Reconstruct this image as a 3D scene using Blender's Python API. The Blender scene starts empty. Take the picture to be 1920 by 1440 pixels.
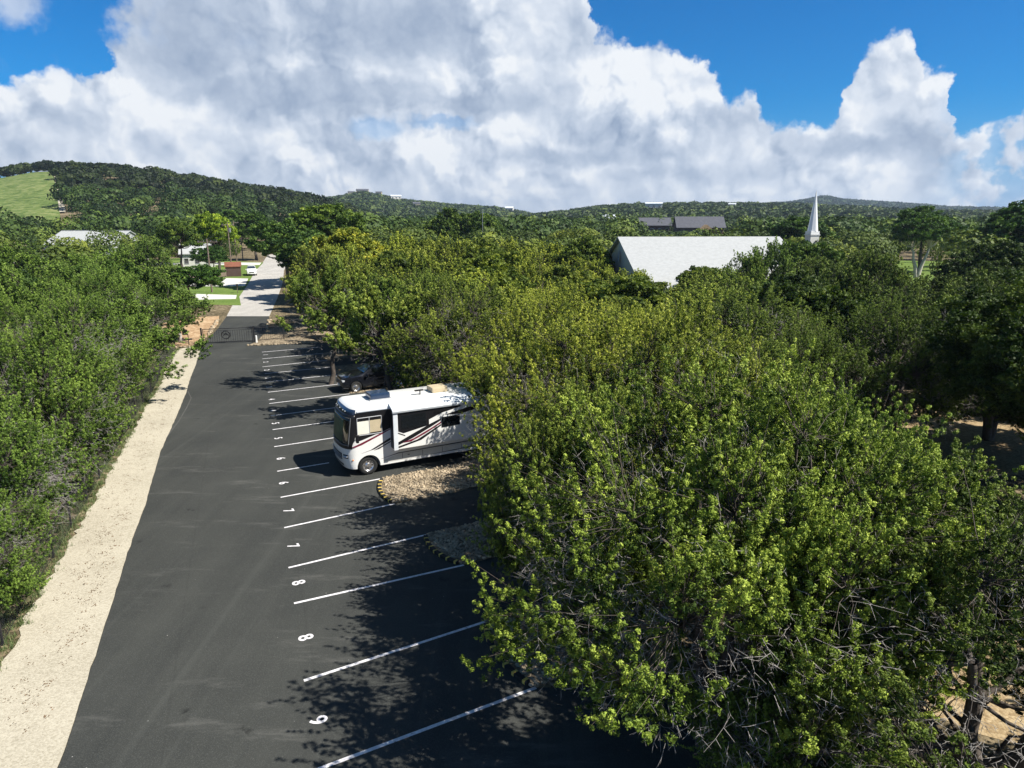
import bpy, bmesh, math, random
import numpy as np
from mathutils import Vector, Matrix

S = bpy.context.scene
COL = S.collection
R = math.radians
random.seed(7)
rng = np.random.default_rng(11)

# ------------------------------------------------------------------ camera
F, CH, HZ = 1300.0, 11.5, 406.0          # focal length (px of a 1920 wide frame), height above ground (m), horizon row
PITCH = math.atan((720 - HZ) / F)
cam_d = bpy.data.cameras.new('camera')
cam = bpy.data.objects.new('camera', cam_d)
COL.objects.link(cam)
cam.location = (0, 0, CH)
cam.rotation_euler = (math.pi / 2 - PITCH, 0, 0)
cam_d.sensor_fit = 'HORIZONTAL'
cam_d.sensor_width = 36
cam_d.lens = F / 1920 * 36
cam_d.clip_end = 20000
S.camera = cam

# ------------------------------------------------------------------ light
SUN_DIR_AZ = -19.0      # degrees from +X towards +Y, where the sun stands
SUN_EL = 49.0
SUN_STRENGTH = 5.0
SKY_STRENGTH = 0.10
EXPOSURE = 0.72
sd = bpy.data.lights.new('sun', 'SUN')
sd.energy = SUN_STRENGTH
sd.angle = R(0.5)
sd.color = (1.0, 0.95, 0.86)
sun = bpy.data.objects.new('sun', sd)
COL.objects.link(sun)
sv = Vector((math.cos(R(SUN_EL)) * math.cos(R(SUN_DIR_AZ)), math.cos(R(SUN_EL)) * math.sin(R(SUN_DIR_AZ)), math.sin(R(SUN_EL))))
sun.rotation_euler = sv.to_track_quat('Z', 'Y').to_euler()
sun.location = (60, -20, 80)

S.view_settings.view_transform = 'Standard'
S.view_settings.look = 'None'
S.view_settings.exposure = EXPOSURE
S.view_settings.gamma = 1
S.cycles.max_bounces = 6
S.cycles.diffuse_bounces = 3
S.cycles.glossy_bounces = 3
S.cycles.transmission_bounces = 4
S.cycles.transparent_max_bounces = 6


def srgb(r, g, b):
    return tuple((c / 255 / 12.92 if c / 255 <= 0.04045 else ((c / 255 + 0.055) / 1.055) ** 2.4) for c in (r, g, b)) + (1,)


class NT:
    """small helper for node trees"""
    def __init__(s, tree):
        s.t = tree
        s.n = tree.nodes
        s.l = tree.links

    def new(s, typ, **kw):
        n = s.n.new(typ)
        for k, v in kw.items():
            setattr(n, k, v)
        return n

    def set(s, sock, v):
        if isinstance(v, bpy.types.NodeSocket):
            s.l.new(v, sock)
        elif v is not None:
            try:
                sock.default_value = v
            except Exception:
                sock.default_value = tuple(v)[:3]

    def m(s, op, a, b=None, c=None, clamp=False):
        n = s.new('ShaderNodeMath', operation=op)
        n.use_clamp = clamp
        s.set(n.inputs[0], a)
        s.set(n.inputs[1], b)
        s.set(n.inputs[2], c)
        return n.outputs[0]

    def v(s, op, a, b=None, scale=None):
        n = s.new('ShaderNodeVectorMath', operation=op)
        s.set(n.inputs[0], a)
        s.set(n.inputs[1], b)
        if scale is not None:
            s.set(n.inputs['Scale'], scale)
        return n.outputs['Value'] if op in ('LENGTH', 'DOT_PRODUCT', 'DISTANCE') else n.outputs[0]

    def noise(s, vec, scale, detail=4, rough=0.5, lac=2.0, dist=0.0, out='Fac', dims='3D'):
        n = s.new('ShaderNodeTexNoise')
        n.noise_dimensions = dims
        s.set(n.inputs['Vector'], vec)
        n.inputs['Scale'].default_value = scale
        n.inputs['Detail'].default_value = detail
        n.inputs['Roughness'].default_value = rough
        n.inputs['Lacunarity'].default_value = lac
        n.inputs['Distortion'].default_value = dist
        return n.outputs[out]

    def vor(s, vec, scale, feature='F1', rand=1.0, out='Distance'):
        n = s.new('ShaderNodeTexVoronoi', feature=feature)
        s.set(n.inputs['Vector'], vec)
        n.inputs['Scale'].default_value = scale
        n.inputs['Randomness'].default_value = rand
        return n.outputs[out]

    def ramp(s, fac, stops):
        n = s.new('ShaderNodeValToRGB')
        e = n.color_ramp.elements
        while len(e) < len(stops):
            e.new(0.5)
        for el, (p, c) in zip(e, stops):
            el.position = p
            el.color = c if len(c) == 4 else tuple(c) + (1,)
        s.set(n.inputs[0], fac)
        return n.outputs[0]

    def mix(s, fac, a, b, mode='MIX'):
        n = s.new('ShaderNodeMix', data_type='RGBA', blend_type=mode)
        s.set(n.inputs[0], fac)
        s.set(n.inputs[6], a)
        s.set(n.inputs[7], b)
        return n.outputs[2]

    def sstep(s, x, lo, hi):
        n = s.new('ShaderNodeMapRange', interpolation_type='SMOOTHSTEP')
        s.set(n.inputs[0], x)
        n.inputs[1].default_value = lo
        n.inputs[2].default_value = hi
        return n.outputs[0]


def mapping(k, vec, scale=(1, 1, 1), rot=(0, 0, 0), loc=(0, 0, 0)):
    n = k.new('ShaderNodeMapping')
    k.set(n.inputs[0], vec)
    n.inputs['Location'].default_value = loc
    n.inputs['Rotation'].default_value = rot
    n.inputs['Scale'].default_value = scale
    return n.outputs[0]


# ------------------------------------------------------------------ sky with cumulus
def build_world():
    w = bpy.data.worlds.new('World')
    S.world = w
    w.use_nodes = True
    w.node_tree.nodes.clear()
    k = NT(w.node_tree)
    out = k.new('ShaderNodeOutputWorld')
    bg = k.new('ShaderNodeBackground')
    bg.inputs['Strength'].default_value = SKY_STRENGTH
    k.l.new(bg.outputs[0], out.inputs[0])
    sky = k.new('ShaderNodeTexSky', sky_type='NISHITA')
    sky.sun_disc = False
    sky.sun_elevation = R(SUN_EL)
    sky.sun_rotation = R(90 - SUN_DIR_AZ)
    sky.altitude = 300
    sky.air_density = 1.0
    sky.dust_density = 0.4
    sky.ozone_density = 3.0
    skyc = k.mix(1.0, sky.outputs[0], (0.055, 0.42, 0.74, 1), 'MULTIPLY')
    tc = k.new('ShaderNodeTexCoord')
    d = tc.outputs['Generated']
    sep = k.new('ShaderNodeSeparateXYZ')
    k.l.new(d, sep.inputs[0])
    x, y, z = sep.outputs
    # sky above the view is tinted paler to make fill light less blue
    skyc = k.mix(k.sstep(z, 0.30, 0.55), skyc, k.mix(1.0, sky.outputs[0], (0.40, 0.50, 0.52, 1), 'MULTIPLY'))
    az = k.m('MULTIPLY', k.m('ARCTAN2', x, y), 57.2958)
    el = k.m('MULTIPLY', k.m('ARCSINE', z), 57.2958)
    cmb = k.new('ShaderNodeCombineXYZ')
    k.l.new(az, cmb.inputs[0])
    k.l.new(el, cmb.inputs[1])
    p0 = cmb.outputs[0]
    # puffy displacement of the cloud outlines
    def nz(*a, **kw):
        return k.noise(*a, dims='2D', **kw)
    w1 = k.v('SUBTRACT', nz(p0, 0.14, 2, 0.5, out='Color'), (0.5, 0.5, 0.5))
    w2 = k.v('SUBTRACT', nz(p0, 0.9, 4, 0.55, out='Color'), (0.5, 0.5, 0.5))
    pb = k.v('ADD', k.v('ADD', p0, k.v('SCALE', w1, scale=2.2)), k.v('SCALE', w2, scale=1.0))

    def blobs(lst, pp):
        acc = None
        for (a, e, ra, re, wt) in lst:
            q = k.v('MULTIPLY', k.v('SUBTRACT', pp, (a, e, 0)), (1 / ra, 1 / re, 0))
            dd = k.m('MULTIPLY_ADD', k.v('LENGTH', q), -wt, wt)
            acc = dd if acc is None else k.m('MAXIMUM', acc, dd)
        return acc

    def billow(pp):
        # cauliflower heads: rounded cells at three sizes
        acc = None
        for sc, am in ((0.30, 1.0), (0.75, 0.42), (1.9, 0.16)):
            n = k.new('ShaderNodeTexVoronoi', feature='SMOOTH_F1' if sc < .5 else 'F1')
            n.voronoi_dimensions = '2D'
            k.l.new(pp, n.inputs['Vector'])
            n.inputs['Scale'].default_value = sc
            if sc < .5:
                n.inputs['Smoothness'].default_value = 0.3
            t_ = k.m('MULTIPLY_ADD', n.outputs['Distance'], -am, am * 0.5)
            acc = t_ if acc is None else k.m('ADD', acc, t_)
        return acc
    # cloud tops as elevation over azimuth (real directions in the sky)
    tops = [(-180, 5), (-150, 8), (-120, 4), (-95, 8), (-70, 6), (-50, 12), (-38, 9.5), (-35, 8.3), (-31.5, 9.6), (-30, 9.4), (-28.8, 11.2), (-27, 14.2), (-25, 18), (-10, 24), (1, 23), (4.0, 19), (5.8, 15.4), (7.0, 13.2),
            (9.0, 12.6), (11.5, 12.2), (14.0, 11.4), (15.5, 9.7), (16.8, 8.5), (17.8, 8.9), (18.8, 7.2), (21.5, 6.3), (23.2, 6.4), (24.2, 8.6), (25.2, 11.0), (26.6, 11.9), (27.9, 11.6), (28.8, 9.8), (30.2, 9.2), (30.9, 6.6),
            (31.6, 5.4), (33, 6.2), (34.6, 6.6), (35.2, 11), (36.5, 11.6), (38, 9), (48, 10), (66, 8), (90, 4), (120, 8), (150, 5), (180, 5)]
    fc = k.new('ShaderNodeFloatCurve')
    cm = fc.mapping
    cm.use_clip = False
    cv = cm.curves[0]
    def cx(a):    # finer sampling inside the field of view
        return .5 + a / 100 if abs(a) <= 40 else .5 + math.copysign(.4 + (abs(a) - 40) / 1400, a)
    cv.points[0].location = (cx(tops[0][0]), tops[0][1] / 40)
    cv.points[1].location = (cx(tops[-1][0]), tops[-1][1] / 40)
    for a, e in tops[1:-1]:
        cv.points.new(cx(a), e / 40)
    cm.update()
    sp = k.new('ShaderNodeSeparateXYZ')
    pt_ = k.v('ADD', p0, k.v('SCALE', w2, scale=1.5))
    k.l.new(pt_, sp.inputs[0])
    aa = k.m('ABSOLUTE', sp.outputs[0])
    xin = k.m('MINIMUM', k.m('DIVIDE', aa, 100.0), k.m('MULTIPLY_ADD', aa, 1 / 1400, .4 - 40 / 1400))
    k.l.new(k.m('MULTIPLY_ADD', k.m('SIGN', sp.outputs[0]), xin, 0.5), fc.inputs['Value'])
    B0 = billow(pb)
    B1 = billow(k.v('ADD', pb, (0.36, 0.42, 0)))
    top = k.m('MULTIPLY', fc.outputs[0], 40.0)
    D = k.m('MULTIPLY', k.m('SUBTRACT', top, sp.outputs[1]), 0.42)
    D = k.m('MINIMUM', D, 1.3)
    holes = blobs([(-32.0, 11.6, 2.6, 1.6, 1.6), (-35, 13.2, 2.6, 1.5, 1.6), (-29.4, 10.4, 1.8, 1.4, 1.4), (-34.6, 12.9, 2, 2.6, 1.2), (-35.5, 2.3, 3.5, .8, 1.0)], pt_)
    puff = blobs([(-33.0, 13.0, 2.0, 1.9, .8)], pt_)
    hole2 = blobs([(-5.5, 7.1, 3.6, .7, 1.0), (-10.5, 6.6, 3, 1.1, .9)], pt_)
    fine = nz(p0, 1.6, 6, 0.6)
    D2 = k.m('MULTIPLY_ADD', B0, 0.42, k.m('MULTIPLY_ADD', k.m('SUBTRACT', fine, 0.5), 0.30, D))
    cover = k.sstep(D2, 0.0, 0.38)
    vm = k.m('MULTIPLY', k.sstep(el, 8.5, 11.5), k.sstep(az, -12, -25))
    soft_c = k.sstep(k.m('MULTIPLY_ADD', k.m('SUBTRACT', nz(p0, 0.45, 5, 0.55), 0.5), 1.6, D), -0.25, 1.25)
    cover = k.m('MULTIPLY_ADD', vm, k.m('SUBTRACT', soft_c, cover), cover)
    cover = k.m('SUBTRACT', cover, k.sstep(k.m('MULTIPLY_ADD', k.m('SUBTRACT', fine, 0.5), 1.0, holes), 0.0, 0.55), clamp=True)
    cover = k.m('MAXIMUM', cover, k.m('MULTIPLY', k.sstep(puff, 0.0, 0.6), 0.7))
    cover = k.m('SUBTRACT', cover, k.m('MULTIPLY', k.sstep(hole2, 0.0, 0.6), 0.38), clamp=True)
    # ragged gaps near the horizon on the far right
    gap = k.m('MULTIPLY', k.sstep(az, 29, 34), k.sstep(nz(p0, 0.5, 4, 0.55), 0.40, 0.60))
    cover = k.m('SUBTRACT', cover, k.m('MULTIPLY', gap, 0.75), clamp=True)
    haz = k.sstep(el, 8.5, 0.0)
    skyc = k.mix(k.m('MULTIPLY', haz, 0.8), skyc, tuple(c / SKY_STRENGTH / 2 ** EXPOSURE for c in srgb(120, 172, 226)[:3]) + (1,))
    rel = k.m('SUBTRACT', B0, B1)
    ns1 = nz(pb, 0.20, 3, 0.5)
    rel2 = k.m('SUBTRACT', ns1, nz(k.v('ADD', pb, (0.9, 1.0, 0)), 0.20, 3, 0.5))
    soft = k.sstep(nz(p0, 0.10, 2, 0.5), 0.38, 0.60)     # some parts are smooth veils, others crisp heads
    rel = k.m('MULTIPLY', rel, k.m('MULTIPLY_ADD', soft, 0.8, 0.2))
    dark = [(-22.0, 12.5, 9, 4.6, 1.0), (-10, 13.5, 11, 4.2, 1.0), (-15, 8.8, 11, 2.4, 1.1), (-3, 8.4, 9, 1.5, .9), (5, 4.6, 12, 1.3, .8), (-31, 6.4, 3.0, 1.3, .8), (25.5, 4.9, 7, 1.3, .9), (-14, 5.6, 5, 1.4, .6), (13, 3.2, 9, .9, .6)]
    dk = k.sstep(blobs(dark, pb), 0.0, 0.7)
    calm = k.m('MULTIPLY_ADD', dk, -0.72, 1.0)
    rel = k.m('MULTIPLY', rel, calm)
    rel2 = k.m('MULTIPLY', rel2, calm)
    bright = [(-27.5, 7.4, 6, 2.4, 1), (-5.0, 10.6, 3.6, 1.1, .8), (-6, 5.2, 4, 1.8, 1), (9, 9.8, 7.5, 3.6, 1.1), (27.0, 8.6, 3.2, 2.8, 1), (18.5, 5.4, 2.6, 1.3, .9), (1, 6.4, 5, 1.3, .8)]
    BR = k.sstep(blobs(bright, pb), 0.0, 0.7)
    edge = k.sstep(D2, 0.75, 0.15)
    L = k.m('MULTIPLY_ADD', rel, 0.58, 0.69)
    L = k.m('MULTIPLY_ADD', rel2, 1.2, L)
    L = k.m('MULTIPLY_ADD', B0, 0.22, L)
    L = k.m('MULTIPLY_ADD', k.m('SUBTRACT', fine, 0.5), 0.10, L)
    L = k.m('MULTIPLY_ADD', dk, -0.29, L)
    L = k.m('MULTIPLY_ADD', k.sstep(el, 4.0, 0.5), 0.10, L)
    L = k.m('MULTIPLY_ADD', BR, 0.22, L)
    L = k.m('MULTIPLY_ADD', edge, 0.06, L, clamp=True)
    q = 1.0 / SKY_STRENGTH / 2 ** EXPOSURE * 1.04
    cc = [(0.0, srgb(118, 142, 172)), (0.25, srgb(150, 168, 194)), (0.55, srgb(188, 201, 220)), (0.8, srgb(216, 225, 238)), (1.0, srgb(240, 244, 249))]
    cloud = k.v('SCALE', k.ramp(L, cc), scale=q)
    col = k.mix(cover, skyc, cloud)
    # below the horizon: plain ground tone (never seen, only bounces)
    col = k.mix(k.sstep(el, -0.5, -3.0), col, (0.8, 0.9, 0.6, 1))
    k.l.new(col, bg.inputs[0])


build_world()

# ------------------------------------------------------------------ materials
def mat(name, color=(0.5, 0.5, 0.5), rough=0.6, metal=0.0, spec=0.4, noise=None, bump=None, coat=0.0):
    """plain painted / natural surface with a little mottling so that nothing is perfectly uniform"""
    m = bpy.data.materials.new(name)
    m.use_nodes = True
    k = NT(m.node_tree)
    b = k.n['Principled BSDF']
    c = tuple(color)[:3] + (1,)
    tc = k.new('ShaderNodeTexCoord').outputs['Object']
    amt, sc = noise or (0.08, 3.0)
    nf = k.noise(tc, sc, 5, 0.6)
    c1 = tuple(x * (1 - amt) for x in c[:3]) + (1,)
    c2 = tuple(min(1, x * (1 + amt)) for x in c[:3]) + (1,)
    k.l.new(k.ramp(nf, [(0.3, c1), (0.7, c2)]), b.inputs['Base Color'])
    b.inputs['Roughness'].default_value = rough
    b.inputs['Metallic'].default_value = metal
    b.inputs['Specular IOR Level'].default_value = spec
    b.inputs['Coat Weight'].default_value = coat
    if bump:
        bn = k.new('ShaderNodeBump')
        bn.inputs['Strength'].default_value = bump[0]
        bn.inputs['Distance'].default_value = 0.02
        k.l.new(k.noise(tc, bump[1], 4, 0.6), bn.inputs['Height'])
        k.l.new(bn.outputs[0], b.inputs['Normal'])
    return m


def mat_asphalt(name, dark, light, tone=(1, 1, 1)):
    m = bpy.data.materials.new(name)
    m.use_nodes = True
    k = NT(m.node_tree)
    b = k.n['Principled BSDF']
    pos = k.new('ShaderNodeNewGeometry').outputs['Position']
    rot = mapping(k, pos, (1, 0.07, 1), (0, 0, R(-20.8)))      # streaks along the drive
    streak = k.noise(rot, 0.9, 6, 0.65)
    big = k.noise(pos, 0.22, 4, 0.6)
    grit = k.noise(pos, 38, 3, 0.7)
    f = k.m('ADD', k.m('MULTIPLY', streak, 0.45), k.m('MULTIPLY', big, 0.55))
    base = k.ramp(f, [(0.33, dark + (1,)), (0.66, light + (1,))])
    base = k.mix(k.m('MULTIPLY', k.sstep(grit, 0.45, 0.8), 0.45), base, tuple(c * 2.6 for c in light) + (1,))
    # dusty pale scuffs
    sc = k.noise(mapping(k, pos, (0.5, 2.2, 1), (0, 0, R(-28))), 0.5, 7, 0.7)
    scf = k.m('MULTIPLY', k.sstep(sc, 0.54, 0.76), 0.32)
    base = k.mix(scf, base, (0.20, 0.195, 0.18, 1))
    sp = k.vor(pos, 2.3)
    spf = k.m('MULTIPLY', k.sstep(sp, 0.045, 0.02), k.sstep(k.noise(pos, 0.8, 2), 0.5, 0.6))
    base = k.mix(k.m('MULTIPLY', spf, 0.8), base, (0.42, 0.42, 0.40, 1))
    rp = mapping(k, pos, (1, 1, 1), (0, 0, R(-20.8)))
    sx = k.new('ShaderNodeSeparateXYZ')
    k.l.new(k.v('ADD', rp, k.v('SCALE', k.v('SUBTRACT', k.noise(pos, 1.2, 3, out='Color'), (.5, .5, .5)), scale=.10)), sx.inputs[0])
    seam = k.sstep(k.m('ABSOLUTE', k.m('SUBTRACT', k.m('PINGPONG', k.m('ADD', sx.outputs[0], 0.9), 3.4), 1.7)), 0.045, 0.01)
    base = k.mix(k.m('MULTIPLY', seam, 0.10), base, tuple(c * .35 for c in dark) + (1,))
    oil = k.m('MULTIPLY', k.sstep(k.vor(pos, 0.55), 0.16, 0.05), k.sstep(k.noise(pos, 3.5, 4), 0.45, 0.6))
    base = k.mix(k.m('MULTIPLY', oil, 0.6), base, tuple(c * .3 for c in dark) + (1,))
    trk = k.sstep(k.noise(mapping(k, pos, (2.2, 0.035, 1), (0, 0, R(-20.8))), 1.0, 4, 0.6), 0.54, 0.72)
    base = k.mix(k.m('MULTIPLY', trk, 0.13), base, tuple(c * 2.1 for c in light) + (1,))
    base = k.mix(1.0, base, tuple(tone) + (1,), 'MULTIPLY')
    k.l.new(base, b.inputs['Base Color'])
    b.inputs['Roughness'].default_value = 0.85
    b.inputs['Specular IOR Level'].default_value = 0.25
    bn = k.new('ShaderNodeBump')
    bn.inputs['Strength'].default_value = 0.5
    bn.inputs['Distance'].default_value = 0.01
    k.l.new(grit, bn.inputs['Height'])
    k.l.new(bn.outputs[0], b.inputs['Normal'])
    return m


def mat_gravel(name, stops, scale=6.0, bumpd=0.04, big=0.25, bstr=0.9):
    m = bpy.data.materials.new(name)
    m.use_nodes = True
    k = NT(m.node_tree)
    b = k.n['Principled BSDF']
    pos = k.new('ShaderNodeNewGeometry').outputs['Position']
    v = k.new('ShaderNodeTexVoronoi')
    k.l.new(pos, v.inputs['Vector'])
    v.inputs['Scale'].default_value = scale
    cellv = k.new('ShaderNodeSeparateColor')
    k.l.new(v.outputs['Color'], cellv.inputs[0])
    n1 = k.noise(pos, scale * 2.2, 5, 0.65)
    n2 = k.noise(pos, big, 5, 0.6)
    f = k.m('ADD', k.m('MULTIPLY', cellv.outputs[0], 0.34), k.m('MULTIPLY', n1, 0.30))
    f = k.m('ADD', f, k.m('MULTIPLY', n2, 0.52))
    f = k.m('SUBTRACT', f, 0.08)
    k.l.new(k.ramp(f, stops), b.inputs['Base Color'])
    b.inputs['Roughness'].default_value = 0.95
    b.inputs['Specular IOR Level'].default_value = 0.15
    bn = k.new('ShaderNodeBump')
    bn.inputs['Strength'].default_value = bstr
    bn.inputs['Distance'].default_value = bumpd
    h = k.m('ADD', k.m('MULTIPLY', v.outputs['Distance'], -1.0), n1)
    k.l.new(h, bn.inputs['Height'])
    k.l.new(bn.outputs[0], b.inputs['Normal'])
    return m


def mat_foliage(name, stops, trans=0.25, rough=0.6, mott=0.35):
    m = bpy.data.materials.new(name)
    m.use_nodes = True
    k = NT(m.node_tree)
    b = k.n['Principled BSDF']
    out = k.n['Material Output']
    at = k.new('ShaderNodeAttribute', attribute_name='tint')
    oi = k.new('ShaderNodeObjectInfo')
    pos = k.new('ShaderNodeNewGeometry').outputs['Position']
    n = k.noise(pos, 0.35, 3, 0.6)
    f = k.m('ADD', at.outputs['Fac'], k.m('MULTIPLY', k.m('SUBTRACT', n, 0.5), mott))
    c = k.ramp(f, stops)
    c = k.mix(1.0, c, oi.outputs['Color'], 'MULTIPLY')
    k.l.new(c, b.inputs['Base Color'])
    b.inputs['Roughness'].default_value = rough
    b.inputs['Specular IOR Level'].default_value = 0.22
    tr = k.new('ShaderNodeBsdfTranslucent')
    k.l.new(k.mix(1.0, c, (1.25, 1.35, 0.6, 1), 'MULTIPLY'), tr.inputs[0])
    ms = k.new('ShaderNodeMixShader')
    ms.inputs[0].default_value = trans
    k.l.new(b.outputs[0], ms.inputs[1])
    k.l.new(tr.outputs[0], ms.inputs[2])
    k.l.new(ms.outputs[0], out.inputs[0])
    return m


def rgb(r, g, b):
    return (r, g, b, 1)


M = {}
M['asphalt'] = mat_asphalt('asphalt', (0.027, 0.029, 0.028), (0.052, 0.054, 0.049))
M['oldroad'] = mat_asphalt('old_road', (0.30, 0.285, 0.265), (0.44, 0.42, 0.39))
M['caliche'] = mat_gravel('caliche', [(0.2, rgb(.29, .26, .195)), (0.5, rgb(.44, .40, .315)), (0.8, rgb(.54, .50, .40))], 26, 0.008, 0.35, .5)
M['gravel'] = mat_gravel('gravel', [(0.15, rgb(.07, .055, .038)), (0.45, rgb(.19, .15, .10)), (0.62, rgb(.36, .29, .20)), (0.9, rgb(.56, .48, .35))], 7, 0.05, 0.5)
M['floor'] = mat_gravel('woodland_floor', [(0.2, rgb(.045, .040, .022)), (0.45, rgb(.11, .088, .052)), (0.62, rgb(.25, .20, .125)), (0.85, rgb(.46, .39, .27))], 5, 0.05, 0.13)
M['dirt'] = mat_gravel('dirt', [(0.2, rgb(.17, .115, .06)), (0.5, rgb(.34, .25, .14)), (0.8, rgb(.50, .40, .25))], 12, 0.015, 0.4)
M['orange_dirt'] = mat_gravel('orange_dirt', [(0.2, rgb(.22, .13, .07)), (0.5, rgb(.42, .28, .16)), (0.8, rgb(.6, .46, .30))], 4, 0.03, 0.5)
M['concrete'] = mat('concrete', (.62, .60, .55), .85, noise=(.12, .8), bump=(.3, 20))
M['lawn'] = mat_gravel('lawn', [(0.25, rgb(.075, .125, .024)), (0.5, rgb(.12, .19, .038)), (0.75, rgb(.20, .25, .07))], 8, 0.03, 0.2)
M['meadow'] = mat_gravel('meadow', [(0.25, rgb(.06, .095, .025)), (0.45, rgb(.105, .155, .040)), (0.6, rgb(.16, .20, .065)), (0.8, rgb(.25, .26, .11))], 0.4, 0.1, 0.02)
M['paint'] = mat('white_line_paint', (.70, .68, .70), .7, noise=(.22, 6.0))
_k = NT(M['paint'].node_tree)
_pos = _k.new('ShaderNodeNewGeometry').outputs['Position']
_w = _k.sstep(_k.noise(_pos, 9.0, 5, 0.7), 0.56, 0.70)
_b = _k.n['Principled BSDF']
_old = _b.inputs['Base Color'].links[0].from_socket
_k.l.new(_k.mix(_k.m('MULTIPLY', _w, 0.7), _old, (.12, .12, .12, 1)), _b.inputs['Base Color'])
M['white'] = mat('white_paint', (.78, .78, .76), .3, spec=.5, noise=(.03, .6), coat=.4)
M['whiteroof'] = mat('white_metal_roof', (.39, .40, .40), .7, noise=(.10, 2.5))
M['cream'] = mat('cream_wall', (.60, .59, .54), .8)
M['black'] = mat('black_trim', (.012, .012, .014), .3, spec=.5)
M['blackmetal'] = mat('black_metal', (.018, .018, .02), .5, spec=.4)
M['greymetal'] = mat('galvanised_metal', (.30, .31, .32), .5, metal=.6)
M['rubber'] = mat('rubber', (.02, .02, .02), .85)
M['chrome'] = mat('polished_wheel', (.62, .60, .60), .25, metal=.9)
M['maroon'] = mat('maroon_stripe', (.16, .015, .035), .3, coat=.3)
M['greystripe'] = mat('grey_stripe', (.42, .43, .45), .35)
M['yellow'] = mat('yellow_marker', (.62, .45, .10), .8, noise=(.4, 6))
M['bluedark'] = mat('dark_blue_cap', (.02, .04, .085), .25, coat=.5)
M['awning'] = mat('awning_fabric', (.66, .70, .74), .6)
M['tan'] = mat('tan_blind', (.50, .42, .28), .7)
M['blind'] = mat('white_blind', (.78, .76, .66), .7)
M['seat_green'] = mat('green_windshield_screen', (.05, .10, .055), .5, noise=(.4, 2.5))
M['carpaint'] = mat('black_car_paint', (.008, .009, .013), .18, spec=.6, coat=.8)
M['wood'] = mat('weathered_wood', (.17, .13, .10), .85, noise=(.3, 4))
M['roofgrey'] = mat('dark_shingle_roof', (.085, .088, .105), .8, noise=(.25, 1.5))
M['brick'] = mat('red_brown_wall', (.20, .075, .045), .8, noise=(.2, 2))
M['brownwall'] = mat('brown_timber_wall', (.09, .055, .045), .8)
M['lampglass'] = mat('headlamp_lens', (.55, .57, .60), .12, spec=.8)
M['orange'] = mat('amber_lens', (.75, .25, .04), .3)
M['bark'] = mat('juniper_bark', (.085, .070, .058), .9, noise=(.45, 5), bump=(.8, 14))
M['deadwood'] = mat('bleached_deadwood', (.36, .335, .31), .9, noise=(.3, 6))
M['palebark'] = mat('pale_bark', (.46, .42, .36), .9, noise=(.25, 3))
M['rock'] = mat('limestone', (.34, .275, .19), .95, noise=(.5, 1.5), bump=(.6, 9))


def mat_glass(name, tint, rough=.05):
    m = bpy.data.materials.new(name)
    m.use_nodes = True
    b = m.node_tree.nodes['Principled BSDF']
    b.inputs['Base Color'].default_value = tuple(tint) + (1,)
    b.inputs['Roughness'].default_value = rough
    b.inputs['Specular IOR Level'].default_value = .8
    b.inputs['Coat Weight'].default_value = .6
    return m


M['glass'] = mat_glass('tinted_glass', (.010, .012, .014))
M['carglass'] = mat_glass('car_glass', (.02, .035, .055), .12)
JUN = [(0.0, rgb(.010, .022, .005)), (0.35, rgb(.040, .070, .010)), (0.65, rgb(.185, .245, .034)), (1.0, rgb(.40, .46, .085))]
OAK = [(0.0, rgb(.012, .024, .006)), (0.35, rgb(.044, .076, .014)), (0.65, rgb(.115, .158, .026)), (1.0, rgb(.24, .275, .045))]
M['jun'] = mat_foliage('juniper_foliage', JUN, .06)
M['oak'] = mat_foliage('oak_foliage', OAK, .22)
M['farwood'] = mat_foliage('far_woodland_foliage', [(0.0, rgb(.011, .022, .007)), (0.4, rgb(.036, .058, .014)), (0.7, rgb(.078, .106, .022)), (1.0, rgb(.145, .17, .034))], .1, mott=.5)
M['grassblade'] = mat_foliage('grass_blades', [(0.0, rgb(.04, .07, .025)), (0.5, rgb(.09, .14, .05)), (1.0, rgb(.20, .24, .10))], .2)
M['litter'] = mat('leaf_litter', (.16, .095, .05), .9, noise=(.5, 9))


# ------------------------------------------------------------------ object helpers
def tag(o, label=None, cat=None, group=None, kind=None):
    if label: o['label'] = label
    if cat: o['category'] = cat
    if group: o['group'] = group
    if kind: o['kind'] = kind
    return o


def empty(name, loc, rz=0.0):
    o = bpy.data.objects.new(name, None)
    o.empty_display_size = 0.3
    COL.objects.link(o)
    o.location = loc
    o.rotation_euler = (0, 0, rz)
    return o


def obj_from(name, me, m=None, parent=None):
    o = bpy.data.objects.new(name, me)
    if m is not None:
        me.materials.append(m)
    COL.objects.link(o)
    if parent is not None:
        o.parent = parent
    return o


def np_mesh(name, verts, faces, tint=None):
    """verts (N,3); faces (F,k) all with k corners"""
    me = bpy.data.meshes.new(name)
    verts = np.asarray(verts, np.float32)
    faces = np.asarray(faces, np.int32)
    nf, kk = faces.shape
    me.vertices.add(len(verts))
    me.vertices.foreach_set('co', verts.ravel())
    me.loops.add(nf * kk)
    me.loops.foreach_set('vertex_index', faces.ravel())
    me.polygons.add(nf)
    me.polygons.foreach_set('loop_start', np.arange(nf, dtype=np.int32) * kk)
    me.polygons.foreach_set('loop_total', np.full(nf, kk, np.int32))
    if tint is not None:
        a = me.attributes.new('tint', 'FLOAT', 'POINT')
        a.data.foreach_set('value', np.asarray(tint, np.float32))
    me.update(calc_edges=True)
    return me


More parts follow.
